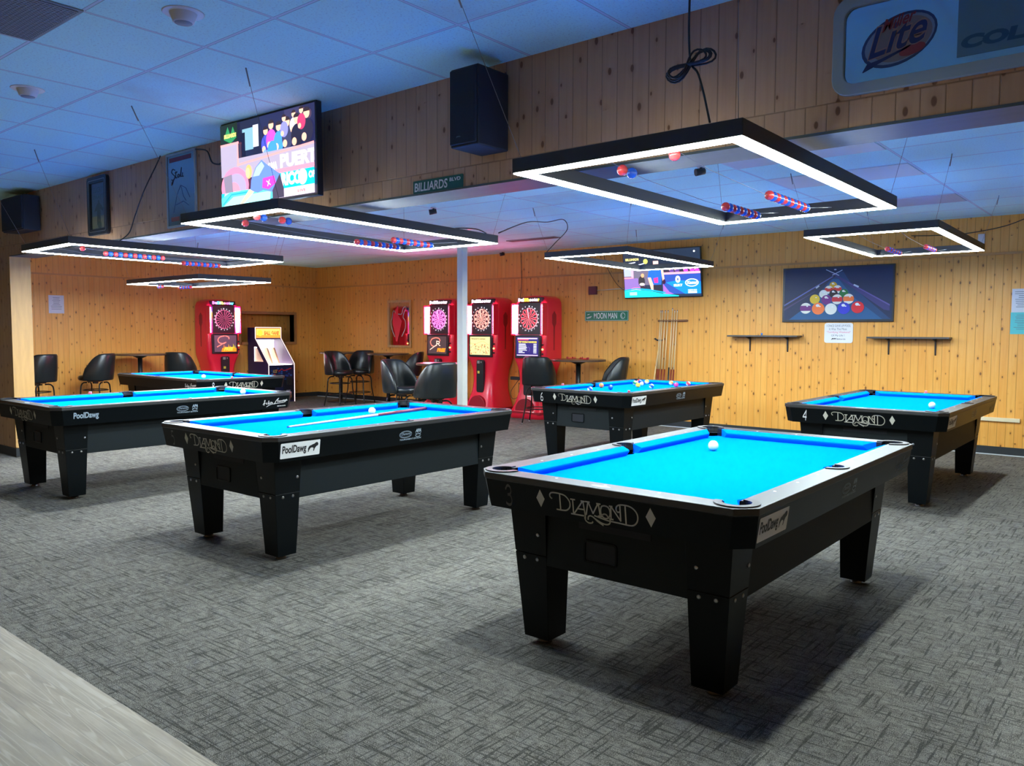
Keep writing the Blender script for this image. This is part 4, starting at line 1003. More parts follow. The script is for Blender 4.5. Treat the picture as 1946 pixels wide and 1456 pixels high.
for k in range(34): x = rr.random()*.9; y = .55+rr.random()*.40; P.ell(rr.choice([(20, 60, 130), (30, 80, 150), (150, 40, 50), (20, 50, 110)]), x+.04, y, .05, .025, 10)
P.text((150, 120, 60), 'ICE', .12, .80, .16, .09, .1, .05).lines((190, 40, 60), [[(.36,.84),(.5,.9),(.6,.86),(.9,.92)]], .03, True)
P.rect((8, 14, 30), .55, 0, 1, .6).ell((150, 105, 55), .78, .12, .13, .07).rect((120, 120, 130), .68, .26, .86, .30)
mb = MB(); P.emit(mb, (-13.6898, ay0+.03, .03), (0, .54, 0), (0, 0, .70)); mb.build('front_art', M['print'], t)
mb = MB(); mb.box(-13.70, -13.66, ay0+.40, ay0+.52, .34, .50); mb.build('coin_unit', M['frame_blk'], t, bevel=.004)

# ------------------------------------------------------------------ screens
def tv(label, c, w, yaw, tilt, pic, thick=.045, strength=1.0):
    c = Vector(c); h = w*.5625; xa = Vector((math.cos(yaw), math.sin(yaw), 0)); n = Vector((math.sin(yaw), -math.cos(yaw), 0)); up = Vector((0, 0, 1))*math.cos(tilt)+n*math.sin(tilt); nn = xa.cross(up)
    t = thing('television', label, 'television', tuple(c))
    Mx = Matrix((( xa.x, up.x, nn.x, 0), (xa.y, up.y, nn.y, 0), (xa.z, up.z, nn.z, 0), (0, 0, 0, 1)))
    mb = MB(); mb.box(-w/2, w/2, -h/2, h/2, -thick, 0); mb.xf(Mx); b = mb.build('casing', M['frame_blk'], t, bevel=.004)
    e = .011; mb = MB(); pic.emit(mb, tuple(xa*(-w/2+e)+up*(-h/2+e*1.4)+nn*.0004), xa*(w-2*e), up*(h-2.6*e)); mb.build('screen', strength, t)
    mb = MB(); mb.box(-w*.18, w*.18, -h*.2, h*.2, -thick-.04, -thick); mb.xf(Mx); mb.build('rear_housing', M['frame_blk'], t)
    return t
def person(P, x, y, s, shirt, skin=(225, 165, 140), hair=(40, 28, 30)):
    P.ell(shirt, x, y, .045*s, .10*s).ell(skin, x, y+.14*s, .022*s, .042*s).poly(hair, circ(x, y+.155*s, .024*s, .036*s, 14, 0, PI)); P.ell(skin, x-.02*s, y-.05*s, .018*s, .035*s)
def tv1_pic():
    P = Pic(); P.rect((24, 26, 48), 0, 0, 1, 1)
    P.rect((110, 150, 165), .24, .64, .36, .90).rect((190, 200, 215), .36, .66, .42, .92).rect((14, 14, 34), .22, .48, .27, .86)
    P.rect((28, 30, 62), .44, .50, 1, 1)
    P.rect((46, 44, 76), .70, .86, .86, 1)
    for x, y, s, c in ((.50,.66,1.1,(60,70,190)), (.56,.70,1.2,(205,70,170)), (.64,.66,1.2,(60,130,230)), (.73,.68,1.25,(52,52,80)), (.70,.78,.9,(120,120,225)), (.80,.80,.9,(235,225,235)), (.83,.68,1.3,(30,26,44)), (.93,.71,1.35,(34,30,48)), (.88,.82,.9,(170,50,90))): person(P, x, y, s, c)
    P.poly((110, 140, 220), [(.42,.48),(.50,.60),(.56,.56),(.54,.50)]).ell((60, 130, 235), .58, .58, .05, .10)
    P.rect((150, 140, 160), 0, .36, 1, .56).rect((20, 30, 20), 0, .76, .20, 1).rect((150, 140, 160), 0, .50, .20, .74)
    P.poly((40, 120, 70), [(.04,.82),(.09,.97),(.12,.86),(.15,.96),(.19,.82),(.12,.76)]); P.text((245, 225, 110), 'BILLIARDS', .045, .83, .14, .05, .05, .04)
    P.lines((240, 140, 140), [[(0,.75),(.21,.75)], [(.20,.76),(.20,.47)], [(.19,.48),(1,.56)]], .026, False, 1.7)
    P.rect((150, 140, 160), .205, .30, 1, .46)
    P.poly((150, 140, 160), [(.21,.30),(1,.30),(1,.54),(.21,.455)])
    P.text((250, 245, 250), 'PUERTO', .66, .34, .46, .16, 0, .05); P.text((235, 225, 235), 'OMA', .53, .33, .10, .10, 0, .05)
    P.rect((245, 130, 150), .60, .285, 1, .335).rect((20, 175, 215), .60, .10, 1, .285); P.text((250, 248, 252), 'RICO', .67, .13, .20, .15, 0, .06); P.ell((215, 225, 240), .885, .20, .045, .09).ell((190, 190, 225), .885, .20, .028, .055); P.text((250, 248, 252), 'OPEN', .945, .17, .12, .08, 0, .05)
    P.rect((225, 205, 225), .60, 0, 1, .10)
    P.ell((225, 120, 150), .16, .22, .16, .24).ell((150, 140, 215), .17, .20, .12, .18).ell((245, 130, 150), .14, .16, .08, .12).rect((30, 160, 215), 0, .10, .35, .16)
    P.poly((120, 112, 130), [(.03,.36),(.13,.38),(.14,.14),(.05,.14)]); P.poly((160, 160, 175), [(.04,.16),(.14,.16),(.15,.12),(.03,.11)])
    P.poly((80, 210, 225), [(0,0),(0,.10),(.10,.16),(.60,.16),(.64,.02),(.5,0)]).poly((150, 235, 235), [(.02,0),(.14,.10),(.56,.10),(.55,0)])
    P.lines((40, 150, 190), [[(.02,.02),(.12,.13),(.60,.13)]], .02, False, 1.7)
    P.ell((240, 160, 100), .325, .37, .034, .085).ell((250, 190, 130), .315, .36, .022, .06)
    P.poly((92, 120, 205), [(.35,.26),(.40,.40),(.47,.48),(.52,.42),(.60,.34),(.66,.28),(.66,.16),(.58,.08),(.48,.12),(.42,.10),(.34,.14)])
    P.poly((150, 170, 230), [(.37,.30),(.41,.40),(.47,.46),(.50,.40),(.44,.30)]); P.poly((190, 60, 170), [(.48,.26),(.60,.27),(.62,.18),(.54,.12),(.47,.15)]); P.lines((240, 225, 240), [[(.52,.22),(.56,.17)], [(.55,.23),(.53,.16)]], .012, False, 1.7)
    P.poly((62, 56, 74), [(.58,.10),(.66,.28),(.70,.10),(.70,0),(.58,0)]); P.poly((250, 180, 150), [(.33,.16),(.38,.12),(.26,.0),(.22,.0)])
    P.text((230, 90, 90), 'LIVE', .84, .03, .08, .03, 0, .03); return P
def tv2_pic():
    P = Pic(); P.rect((34, 46, 66), 0, 0, 1, 1).rect((24, 36, 54), .0, .62, 1, 1)
    P.text((235, 210, 120), 'BILLIARDS', .03, .80, .18, .05, 0, .04); P.lines((205, 215, 245), [[(.02,.73),(.16,.76)], [(.20,.70),(.28,.73)]], .02, False, 1.7); P.ell((190, 195, 90), .30, .77, .03, .055).rect((230, 170, 165), .40, .69, .47, .77).ell((225, 235, 245), .93, .93, .012, .02)
    P.rect((110, 70, 130), 0, .60, .55, .66).rect((95, 90, 110), 0, .26, .40, .60).rect((150, 160, 235), 0, .46, .10, .62).rect((240, 150, 190), .10, .42, .13, .60).rect((240, 130, 150), 0, .41, .13, .44)
    P.poly((120, 95, 160), [(0,.40),(.18,.42),(.28,.24),(.26,.14),(0,.14)]); P.ell((215, 90, 140), .16, .17, .08, .05)
    P.rect((40, 36, 56), .54, .52, 1, .64)
    for x in (.62, .69, .80, .88, .94): P.ell((230, 165, 150), x, .57, .014, .028).ell((90, 60, 130) if x < .8 else (190, 60, 180), x+.02, .54, .03, .03)
    P.rect((250, 150, 165), .53, .47, 1, .515).rect((40, 70, 150), .53, .05, 1, .47).poly((20, 120, 225), [(.56,.30),(.80,.05),(1,.05),(1,.30),(.72,.34)]).poly((140, 90, 190), [(.52,.28),(.60,.10),(.66,.05),(.52,.05)])
    P.ell((205, 225, 245), .715, .36, .032, .075).ell((60, 90, 150), .715, .36, .010, .028); P.text((225, 235, 250), 'SELECT', .66, .21, .11, .05, 0, .05)
    P.ell((225, 240, 250), .89, .28, .085, .085).ell((40, 120, 200), .89, .28, .072, .068); P.text((235, 245, 252), 'Kamui', .83, .25, .12, .065, .1, .04); P.text((220, 232, 245), 'PUERTO RICO', .84, .11, .11, .03, 0, .04).rect((220, 232, 245), .84, .06, .95, .10)
    P.ell((45, 45, 52), .24, .34, .045, .12).ell((230, 150, 110), .255, .47, .022, .045).ell((240, 215, 205), .245, .28, .035, .03).rect((45, 40, 52), .22, .12, .29, .24)
    P.poly((30, 90, 215), [(.32,.40),(.34,.56),(.38,.64),(.50,.64),(.515,.50),(.50,.26),(.39,.26),(.37,.42)]); P.poly((205, 50, 130), [(.40,.40),(.46,.42),(.46,.30),(.41,.30)]); P.poly((245, 165, 150), [(.325,.42),(.365,.42),(.42,.14),(.37,.12)]).poly((245, 165, 150), [(.50,.62),(.53,.62),(.545,.38),(.52,.34)]).ell((50, 20, 50), .54, .32, .018, .05)
    P.rect((36, 40, 52), .395, .10, .50, .26); P.poly((20, 205, 215), [(0,0),(0,.14),(.16,.17),(.34,.13),(.50,.07),(.72,.02),(.72,0)]).poly((10, 150, 190), [(0,.14),(.16,.18),(.36,.13),(.55,.07),(.55,.10),(.34,.17),(.16,.205),(0,.17)]); P.rect((140, 215, 225), .07, .045, .17, .115); return P
M['screen_tv'] = attr_mat('lit_television_screen', 1.15, .2, False)
tv('large television with a bright pool broadcast below the front ceiling', (-4.72, 3.155, 2.572), 1.04, .0313, .0157, tv1_pic(), .045, M['screen_tv'])
mb = MB(); mb.box(-4.95, -4.5, 3.24, YH, 2.45, 2.70); tag(mb.build('wall_bracket', M['frame_blk']), 'black bracket behind the large television', 'bracket')
tv('television on the back wall behind the light of table 6, showing a player in blue', (-5.967, 10.745, 2.299), 1.2876, .0219, .1355, tv2_pic(), .04, M['screen_tv'])
mb = MB(); mb.box(-6.15, -5.75, 10.80, YB, 2.2, 2.42); tag(mb.build('wall_bracket', M['frame_blk']), 'black bracket behind the back wall television', 'bracket')

# ------------------------------------------------------------------ loudspeakers
def speaker(x0, x1, y0, y1, z0, z1, label, mark):
    t = thing('loudspeaker', label, 'loudspeaker', ((x0+x1)/2, y1, z0)); cx = (x0+x1)/2
    mb = MB(); mb.loft([[(x0-cx, y0-y1+.015, z), (x1-cx, y0-y1+.015, z), (x1-cx, 0, z), (x0-cx, 0, z)] for z in (0, z1-z0)]); b = mb.build('cabinet', M['spk'], t, bevel=.008)
    mb = MB(); mb.box(x0-cx+.008, x1-cx-.008, y0-y1, y0-y1+.02, .012, z1-z0-.012); g = mb.build('grille', M['spk_grille'], t, bevel=.006)
    if mark:
        mb = MB(); letter(mb, 'JBL', (x0-cx+.055, y0-y1-.001, .045), (1, 0, 0), (0, 0, 1), .035, .008, 0, .02); mb.build('badge', M['grey_ink'], g)
    return t
speaker(-2.99, -2.795, 3.10, YH-.02, 2.385, 2.79, 'black loudspeaker on the wood header left of the nearest light', True)
mb = MB(); mb.box(-2.93, -2.86, YH-.06, YH, 2.50, 2.58); tag(mb.build('speaker_bracket', M['frame_blk']), 'black bracket behind the loudspeaker on the header', 'bracket')
speaker(-9.62, -9.06, 3.19, YH-.012, 2.445, 2.80, 'black loudspeaker at the far left end of the header', False)

# ------------------------------------------------------------------ signs and mirrors
def flat(name, label, cat, O, w, h, d, mats, R=(1, 0, 0), N=(0, -1, 0), rad=.0, bevel=0):
    """a plate hanging on a wall: O lower left corner of its back, facing N"""
    t = thing(name, label, cat, tuple(O)); R = Vector(R); U = Vector((0, 0, 1)); N = Vector(N)
    pts = rrect(w/2, h/2, w, h, rad) if rad else [(0, 0), (w, 0), (w, h), (0, h)]
    mb = MB(); mb.prism(pts, 0, d); mb.xf(Matrix(((R.x, U.x, N.x, 0), (R.y, U.y, N.y, 0), (R.z, U.z, N.z, 0), (0, 0, 0, 1))))
    return t, mb
Rx, Uz, Ny = Vector((1, 0, 0)), Vector((0, 0, 1)), Vector((0, -1, 0))
def frame_ring(w, h, f, d, rad=0):
    out = rrect(w/2, h/2, w, h, rad) if rad else [(0, 0), (w, 0), (w, h), (0, h)]
    inn = [(x+f*(1 if x < w/2 else -1), y+f*(1 if y < h/2 else -1)) for x, y in out] if not rad else rrect(w/2, h/2, w-2*f, h-2*f, max(rad-f*.6, .005))
    mb = MB(); mb.prism(out, 0, d, 0, [inn]); return mb
def stand_up(mb, R=Rx, N=Ny): return mb.xf(Matrix(((R.x, 0, N.x, 0), (R.y, 0, N.y, 0), (0, 1, 0, 0), (0, 0, 0, 1))))
# beer mirror (cut by the right edge of the photograph)
t = thing('beer_mirror', 'large mirror with rounded pale frame and oval beer emblem on the header', 'mirror', (-1.108, YH-.004, 2.362))
w, h = 1.34, .385
stand_up(frame_ring(w, h, .045, .022, .07)).build('frame', M['frame_mirror'], t, bevel=.004)
mb = MB(); mb.prism(rrect(w/2, h/2, w-.08, h-.08, .04), 0, .008); stand_up(mb).build('mirror_glass', M['mirror_haze'] if 'mirror_haze' in M else mat('bluish_mirror_glass', (.40, .55, .62), .12, 1), t)
mb = MB(); ex, ez, er, eh = .243, .183, .128, .083; y_ = -.0095; Sh = .55
def E2(pts): return [(ex+x+.0*y, ez+y+x*.18) for x, y in pts]
def fill(mb, c, pts, off): 
    t3 = tessellate_polygon([[Vector((p[0], p[1], 0)) for p in pts]]); put2d(mb, pts, [tuple(q) for q in t3], (0, y_, 0), Rx, Uz, Ny, off, 0, lin(c))
fill(mb, (40, 62, 105), E2(circ(0, 0, er+.006, eh+.012)), .0); fill(mb, (118, 140, 165), E2(circ(.002, 0, er-.004, eh+.002)), .0005); fill(mb, (120, 112, 112), E2(circ(.012, -.004, er-.022, eh-.006)), .001)
fill(mb, (128, 52, 52), E2(circ(.05, -.056, .046, .020)), .0015)
fill(mb, (28, 44, 92), E2([(-.130, -.078), (-.112, -.052), (-.06, -.050), (.06, -.034), (.03, -.046)]), .0015)
for sx_, s_, c in ((0, 'Lite', (28, 44, 92)),):
    R2 = Vector((1, 0, .18)).normalized(); letter(mb, s_, (ex-.112, y_, ez-.062), R2, Uz, .205, .120, .28, .045, .0020, 0, lin((150, 120, 110))); letter(mb, s_, (ex-.108, y_, ez-.058), R2, Uz, .199, .112, .28, .015, .0024, 0, lin(c))
letter(mb, 'Miller', (ex-.060, y_, ez+.036), Vector((1, 0, .20)).normalized(), Uz, .115, .045, .3, .02, .0030, 0, lin((120, 40, 44)))
mb.build('emblem', M['print'], t)
mb = MB(); fill(mb, (84, 120, 142), [(.445, .072), (1.28, .072), (1.28, .345), (.445, .345)], .0); o = mb.build('printed_band', M['print'], t)
mb = MB(); letter(mb, 'COLD', (.452, -.0105, .098), Vector((1, 0, 0)), Uz, .27, .048, .25, .06, 0, 0, lin((36, 80, 112))); mb.build('lettering', M['print'], t)
# narrow vodka mirror
t = thing('bar_mirror', 'tall narrow mirror sign with a red bar and dark script', 'mirror', (-6.455, YH-.004, 2.262))
stand_up(frame_ring(.455, .594, .016, .016)).build('frame', M['frame_mirror'], t)
mb = MB(); mb.box(.014, .441, -.010, 0, .014, .580); mb.build('mirror_glass', M['mirror_dim'], t)
mb = MB(); y_ = -.011
fill(mb, (105, 32, 52), [(.05, .525), (.39, .525), (.39, .56), (.05, .56)], 0); fill(mb, (130, 60, 48), [(.06, .05), (.19, .05), (.19, .085), (.06, .085)], 0)
p, f = strokes([[(60,120),(38,128),(26,112),(44,96),(58,84),(44,66),(24,70)], [(70,112),(66,78),(78,76)], [(58,104),(82,108)], [(92,94),(84,82),(94,76),(102,88),(92,94)], [(110,76),(124,128),(116,84),(126,76)], [(134,98),(132,78),(142,76)], [(44,66),(30,40),(22,44),(40,64),(60,80)]], 5, True, 4)
put2d(mb, [(.04+x*.0016, .29+y*.0014) for x, y in p], f, (0, y_, 0), Rx, Uz, Ny, .0006, 0, lin((26, 18, 40)))
p, f = strokes([[(.10,.12),(.16,.26),(.22,.33),(.26,.24),(.30,.20)], [(.22,.33),(.30,.30),(.36,.22)], [(.14,.18),(.26,.20),(.34,.16)]], .004, False); put2d(mb, p, f, (0, y_, 0), Rx, Uz, Ny, .0004, 0, lin((60, 100, 140)))
mb.build('artwork', M['print'], t)
# dark framed picture of a walking figure
t = thing('framed_picture', 'tall dark-framed glazed picture of a small walking figure', 'picture', (-7.915, YH-.004, 2.30))
stand_up(frame_ring(.405, .535, .058, .03, .035)).build('frame', M['frame_blk'], t, bevel=.006)
stand_up(frame_ring(.345, .475, .006, .001, .02)).build('inner_line', M['steel'], t, loc=(.030, -.030, .03))
P = Pic(); P.rect((70, 92, 112), 0, 0, 1, 1).rect((120, 118, 92), 0, 0, 1, .28); P.text((46, 66, 72), 'LUCKY', .12, .80, .72, .12).text((46, 66, 72), 'DRAFT', .10, .66, .76, .08)
P.ell((34, 50, 56), .5, .58, .06, .05).poly((36, 52, 58), [(.30,.50),(.42,.56),(.58,.56),(.82,.44),(.78,.36),(.62,.44),(.62,.26),(.60,.08),(.50,.24),(.42,.06),(.36,.10),(.38,.40),(.16,.38)]).ell((60, 76, 70), .55, .08, .14, .09)
mb = MB(); P.emit(mb, (.06, -.010, .06), (.285, 0, 0), (0, 0, .415)); mb.build('print', M['print'], t)
gl_ = MB(); gl_.box(.05, .355, -.022, -.020, .05, .485); gl_.build('glazing', gm, t)
# street signs
t, mb = flat('street_sign', 'green street sign with white lettering screwed to the lower edge of the header', 'sign', (-3.545, YH-.004, 2.240), .405, .074, .003, None, rad=.006); mb.build('plate', M['green_sign2'], t)
mb = MB(); letter(mb, 'BILLIARDS', (.012, -.0036, .010), Rx, Uz, .270, .052, .06, .02); letter(mb, 'BLVD', (.300, -.0036, .042), Rx, Uz, .085, .020, .06, .02); mb.build('lettering', M['sign_white'], t)
t, mb = flat('street_sign', 'green street sign with white border and round seal on the back wall', 'sign', (-7.40, YB-.004, 1.597), .82, .162, .003, None, rad=.012); mb.build('plate', M['green_sign'], t)
mb = MB(); p, f = strokes([rrect(.41, .081, .80, .142, .010)+[(.81-.0, .02)]], .006, False); 
br = rrect(.41, .081, .80, .142, .010); p, f = strokes([br+[br[0]]], .005, False); put2d(mb, p, f, (0, -.0036, 0), Rx, Uz)
letter(mb, 'MOON MAN', (.175, -.0036, .035), Rx, Uz, .435, .095, 0, .01)
p, f = strokes([circ(.715, .081, .040, .045, 20), [(.70,.11),(.69,.08),(.71,.05)], [(.03,.05),(.13,.075)], [(.045,.04),(.12,.058)], [(.05,.10),(.09,.11)]], .008, False); put2d(mb, p, f, (0, -.0036, 0), Rx, Uz, None, .0002)
mb.build('lettering', M['sign_white'], t)
# framed mirror on the back wall
t = thing('framed_mirror', 'small wood-framed mirror with a pale curved outline drawn on it', 'mirror', (-12.13, YB-.002, 1.10))
w, h = .675, .93
stand_up(frame_ring(w, h, .045, .03)).build('frame', M['trim_wood'], t, bevel=.004)
mb = MB(); mb.box(.04, w-.04, -.012, 0, .04, h-.04); mb.build('mirror_glass', M['mirror'], t)
mb = MB(); p, f = strokes([[(.20,.21),(.12,.36),(.09,.50),(.13,.60),(.15,.70),(.19,.72),(.22,.68)], [(.40,.22),(.50,.38),(.50,.52),(.44,.60),(.49,.72),(.53,.76),(.50,.80),(.44,.76),(.40,.66),(.30,.66)]], .016, True, 5); put2d(mb, p, f, (0, -.0125, 0), Rx, Uz); mb.build('outline_drawing', M['plastic_w'], t)
mb = MB(); put2d(mb, [(p[0], p[1]) for p in ((.16,.66),(.30,.84),(.30,.64),(.40,.52),(.33,.28),(.27,.12),(.23,.12),(.20,.3),(.13,.5))], [tuple(q) for q in tessellate_polygon([[Vector((a, b, 0)) for a, b in ((.16,.66),(.30,.84),(.30,.64),(.40,.52),(.33,.28),(.27,.12),(.23,.12),(.20,.3),(.13,.5))]])], (0, -.0122, 0), Rx, Uz); mb.build('painted_red_reflection', M['dm_red'], t)  # red reflection of a dart machine painted onto the glass
# big pool picture
t = thing('pool_picture', 'wide dark canvas picture of racked balls and two crossed cues', 'picture', (-4.140, YB-.004, 1.566))
w, h = 1.412, .722
mb = MB(); mb.box(0, w, -.035, 0, 0, h); mb.build('canvas', M['frame_blk'], t, bevel=.003)
P = Pic(); P.rect((14, 36, 72), 0, 0, 1, 1).poly((16, 60, 104), [(.0,0),(.12,.02),(.38,.62),(.50,.92),(.56,.92),(.66,.60),(.98,.02),(1,0)]).poly((20, 84, 132), [(.05,0),(.30,.38),(.46,.78),(.52,.78),(.66,.42),(.92,0)])
P.poly((34, 34, 62), [(0,.22),(0,.34),(.47,.86),(.50,.84)]).poly((92, 104, 170), [(0,.27),(0,.30),(.46,.84),(.47,.83)]).poly((70, 56, 96), [(0,.18),(0,.22),(.30,.56),(.30,.55)])
P.poly((58, 52, 110), [(.42,.94),(.44,.93),(.98,.28),(.98,.16),(.93,.18)]).poly((92, 84, 150), [(.60,.72),(.98,.28),(.98,.25),(.61,.70)]).lines((190, 205, 225), [[(.40,.97),(.52,.85)], [(.55,.95),(.46,.86)]], .014, False, 2); P.ell((190, 205, 220), .485, .965, .012, .014)
P.lines((170, 185, 205), [[(.31,.62),(.335,.66)], [(.66,.66),(.70,.62)]], .03, False, 2)
def pb(x, y, r, c, stripe=None, spot=True):
    P.ell(c, x, y, r, r*1.95)
    if stripe: P.poly(stripe, circ(x, y, r*.98, r*1.9, 16, .5, PI-.5)); P.poly(stripe, circ(x, y, r*.98, r*1.9, 16, PI+.5, 2*PI-.5))
    P.ell((235, 238, 240), x+r*.25, y+r*.7, r*.16, r*.18, 8)
    if spot: P.ell((225, 228, 225), x-.1*r, y+r*1.0, r*.30, r*.48, 10)
W_ = (222, 226, 214)
pb(.47,.66,.036,(205,165,30)); pb(.43,.58,.040,(205,40,36),W_); pb(.51,.585,.040,(205,44,36),W_); pb(.38,.50,.040,W_); pb(.475,.50,.040,(28,22,34)); pb(.57,.505,.042,(10,110,52))
pb(.30,.40,.048,(225,190,40),None,False); pb(.41,.385,.048,(110,30,120)); pb(.51,.39,.050,(200,30,44),W_,False); pb(.615,.395,.050,(235,110,36),W_,False)
pb(.215,.225,.056,(110,34,120),W_,False); pb(.335,.215,.060,(245,120,50)); pb(.455,.205,.056,W_,None,False); pb(.575,.215,.058,(40,50,190)); pb(.700,.23,.058,(215,24,40))
mb = MB(); P.emit(mb, (.025, -.0355, .03), (w-.045, 0, 0), (0, 0, h-.05), .0004, .00012); mb.build('printed_face', M['print'], t)
# white joke sign under it
t, mb = flat('wall_sign', 'white rounded sign with grey and pink lettering below the wide pool picture', 'sign', (-3.580, YB-.004, 1.290), .362, .262, .003, None, rad=.03); mb.build('plate', M['white_vinyl'], t)
P = Pic(); G = (96, 104, 116)
P.text(G, 'I ONCE GAVE UP POOL', .08, .80, .84, .11, 0, 0).text(G, 'It Was The Most', .17, .64, .62, .11, 0, 0).text((225, 130, 150), '"Terrifying Weekend"', .08, .46, .84, .13, 0, 0).text(G, 'Of My Life !', .25, .30, .46, .12, 0, 0).text((20, 22, 28), 'JW', .24, .16, .18, .08, .3, .08).text((60, 60, 70), 'Billiards', .45, .165, .30, .06, 0, 0)
mb = MB(); P.emit(mb, (0, -.0032, 0), (.362, 0, 0), (0, 0, .262)); mb.build('lettering', M['print'], t)
# drink shelves
def shelf(x0, x1, z, bx, label):
    t = thing('wall_shelf', label, 'shelf', (x0, YB-.004, z)); w = x1-x0
    mb = MB(); mb.box(0, w, -.17, 0, -.022, 0); mb.build('board', M['shelf_grey'], t, bevel=.002)
    for b in bx:
        mb = MB(); mb.prism([(0, -.022), (-.14, -.022), (-.135, -.034), (-.022, -.06), (-.010, -.215), (0, -.225)], 0, .016); mb.xf(Matrix(((0,0,1,b-x0-.008),(1,0,0,0),(0,1,0,0),(0,0,0,1)))); mb.build('bracket', M['black_paint'], t)
M['shelf_grey'] = mat('dark_grey_shelf', (.075, .065, .058), .35)
shelf(-4.871, -3.878, 1.385, (-4.598, -4.066), 'dark drinks shelf left of the white sign under the wide pool picture'); shelf(-3.005, -2.069, 1.375, (-2.779, -2.245), 'dark drinks shelf right of the white sign on the back wall')
mb = MB(); mb.lathe([(.012, 0), (.014, .03)], (-4.40, YB-.09, 1.385), 10); tag(mb.build('chalk_piece', M['chalk_b']), 'tiny dark chalk piece standing on the left drinks shelf', 'chalk')
# notices
def paper(label, O, w, h, m, R=Rx, N=Ny, seed=1):
    t, mb = flat('paper_notice', label, 'notice', O, w, h, .0015, None, R, N); mb.build('sheet', m, t); rr = random.Random(seed)
    mb = MB(); n = 9
    for k in range(n):
        ww = w*(.35+.4*rr.random()); y = h*(.86-.08*k); 
        if y < h*.1: break
        q = [((w-ww)/2, y), ((w+ww)/2, y), ((w+ww)/2, y+h*.022), ((w-ww)/2, y+h*.022)]; put2d(mb, q, [(0, 1, 2, 3)], tuple(Vector(N)*.002), R, Uz, None, 0)
    mb.build('printed_lines', M['grey_ink'], t)
paper('white paper notice on the back wall at the right edge, above the cyan one', (-1.470, YB-.003, 1.665), .215, .27, M['paper'], seed=2)
paper('cyan paper notice on the back wall at the right edge', (-1.475, YB-.003, 1.415), .215, .25, M['paper_c'], seed=3)
paper('white paper notice taped to the left wall behind the far left light', (XL+.003, 5.44, 1.70), .24, .30, M['paper'], Vector((0, 1, 0)), Vector((1, 0, 0)), 4)
# small fittings on the back wall
mb = MB(); mb.box(-7.31, -7.165, YB-.05, YB, 2.02, 2.15); tag(mb.build('alarm_box', mat('dull_red_box', (.12, .02, .025), .5), bevel=.006), 'small dull red alarm box left of the back wall television', 'alarm')
mb = MB(); mb.tube([(-7.16, YB-.012, 2.085), (-6.63, YB-.012, 2.10)], .008, 8); tag(mb.build('conduit', M['pipe_w']), 'thin pale conduit from the red alarm box to the television', 'conduit')
mb = MB(); mb.box(-1.835, -1.765, YB-.03, YB, 2.47, 2.585); tag(mb.build('wall_switch', M['plastic_w'], bevel=.005), 'small white wall box high on the back wall at the right', 'switch')
mb = MB(); mb.box(-1.90, -1.335, YB-.03, YB, .395, .44); tag(mb.build('wood_strip', M['pipe_w'], bevel=.003), 'short pale wooden strip low on the back wall', 'wood strip')
cord('television_cable', 'thin dark cable hanging from the back television towards the conduit', 'cable', [(-7.05, YB-.02, 2.70), (-6.98, YB-.02, 2.45), (-6.80, YB-.02, 2.18), (-6.62, YB-.03, 2.05)], .004)
cord('television_cable', 'dark cables looping out from the left side of the large television', 'cable', [(-5.98, YH-.02, 2.84), (-5.80, YH-.03, 2.80), (-5.72, YH-.03, 2.70), (-5.55, YH-.03, 2.68), (-5.30, 3.30, 2.73)], .006)
cord('television_cable', 'second thin dark cable left of the large television', 'cable', [(-5.66, YH-.02, 2.68), (-5.50, YH-.04, 2.72), (-5.28, 3.28, 2.80)], .004)
# cue rack with seven cues and a bridge stick
t = thing('cue_rack', 'brown wall-mounted bar holding upright cues on the back wall', 'cue rack', (-6.06, YB-.002, 1.575))
mb = MB(); mb.prism(rrect(.25, .018, .50, .036, .017), 0, .012); stand_up(mb).build('back_board', M['rack_wood'], t)
mb = MB(); mb.tube([(.02, -.012, .018), (.02, -.05, .018), (.48, -.05, .018), (.48, -.012, .018)], .008, 8); mb.build('rail', M['rack_wood'], t)
for k, (xt, xb) in enumerate(((1258.9,1254.6),(1262.2,1258.9),(1267.5,1265),(1272.9,1271.3),(1281.1,1277.4),(1285.5,1283.6),(1290.2,1288.6))):
    X1 = -6.0+(xt-1258.9)/31.3*.275; X0 = X1-.005; ln = 1.75+(.03 if k == 4 else .0)
    w_ = ('leftmost', 'second from left', 'third from left', 'middle', 'tallest', 'second from right', 'rightmost')[k]
    c_ = cue('pool_cue', '%s wooden cue standing in the rack on the back wall' % w_, (X1, YB-.034, ln), (X0, YB-.165, ln-1.47), 'cues in the wall rack', .0065, .015)
    if k == 4:
        for o in kids(c_):
            if o.name.startswith('butt'): o.data.materials[0] = M['frame_blk']
b_ = thing('bridge_stick', 'thin bridge stick with dark head leaning left of the cues', 'bridge stick', (-5.97, 10.40, .02))
mb = MB(); mb.tube([(-.05, .42, 1.27), (.06, -.10, .0)], [.006, .010], 8); mb.build('shaft', M['cue_wood'], b_)
mb = MB(); mb.prism([(-.10, .03), (-.04, .0), (.03, -.01), (.05, .02), (.0, .025), (-.04, .02), (-.07, .045)], 0, .010); mb.xf(Matrix(((1,0,0,-.05),(0,0,-1,.43),(0,1,0,1.27),(0,0,0,1)))); mb.build('bridge_head', M['black_paint'], b_)
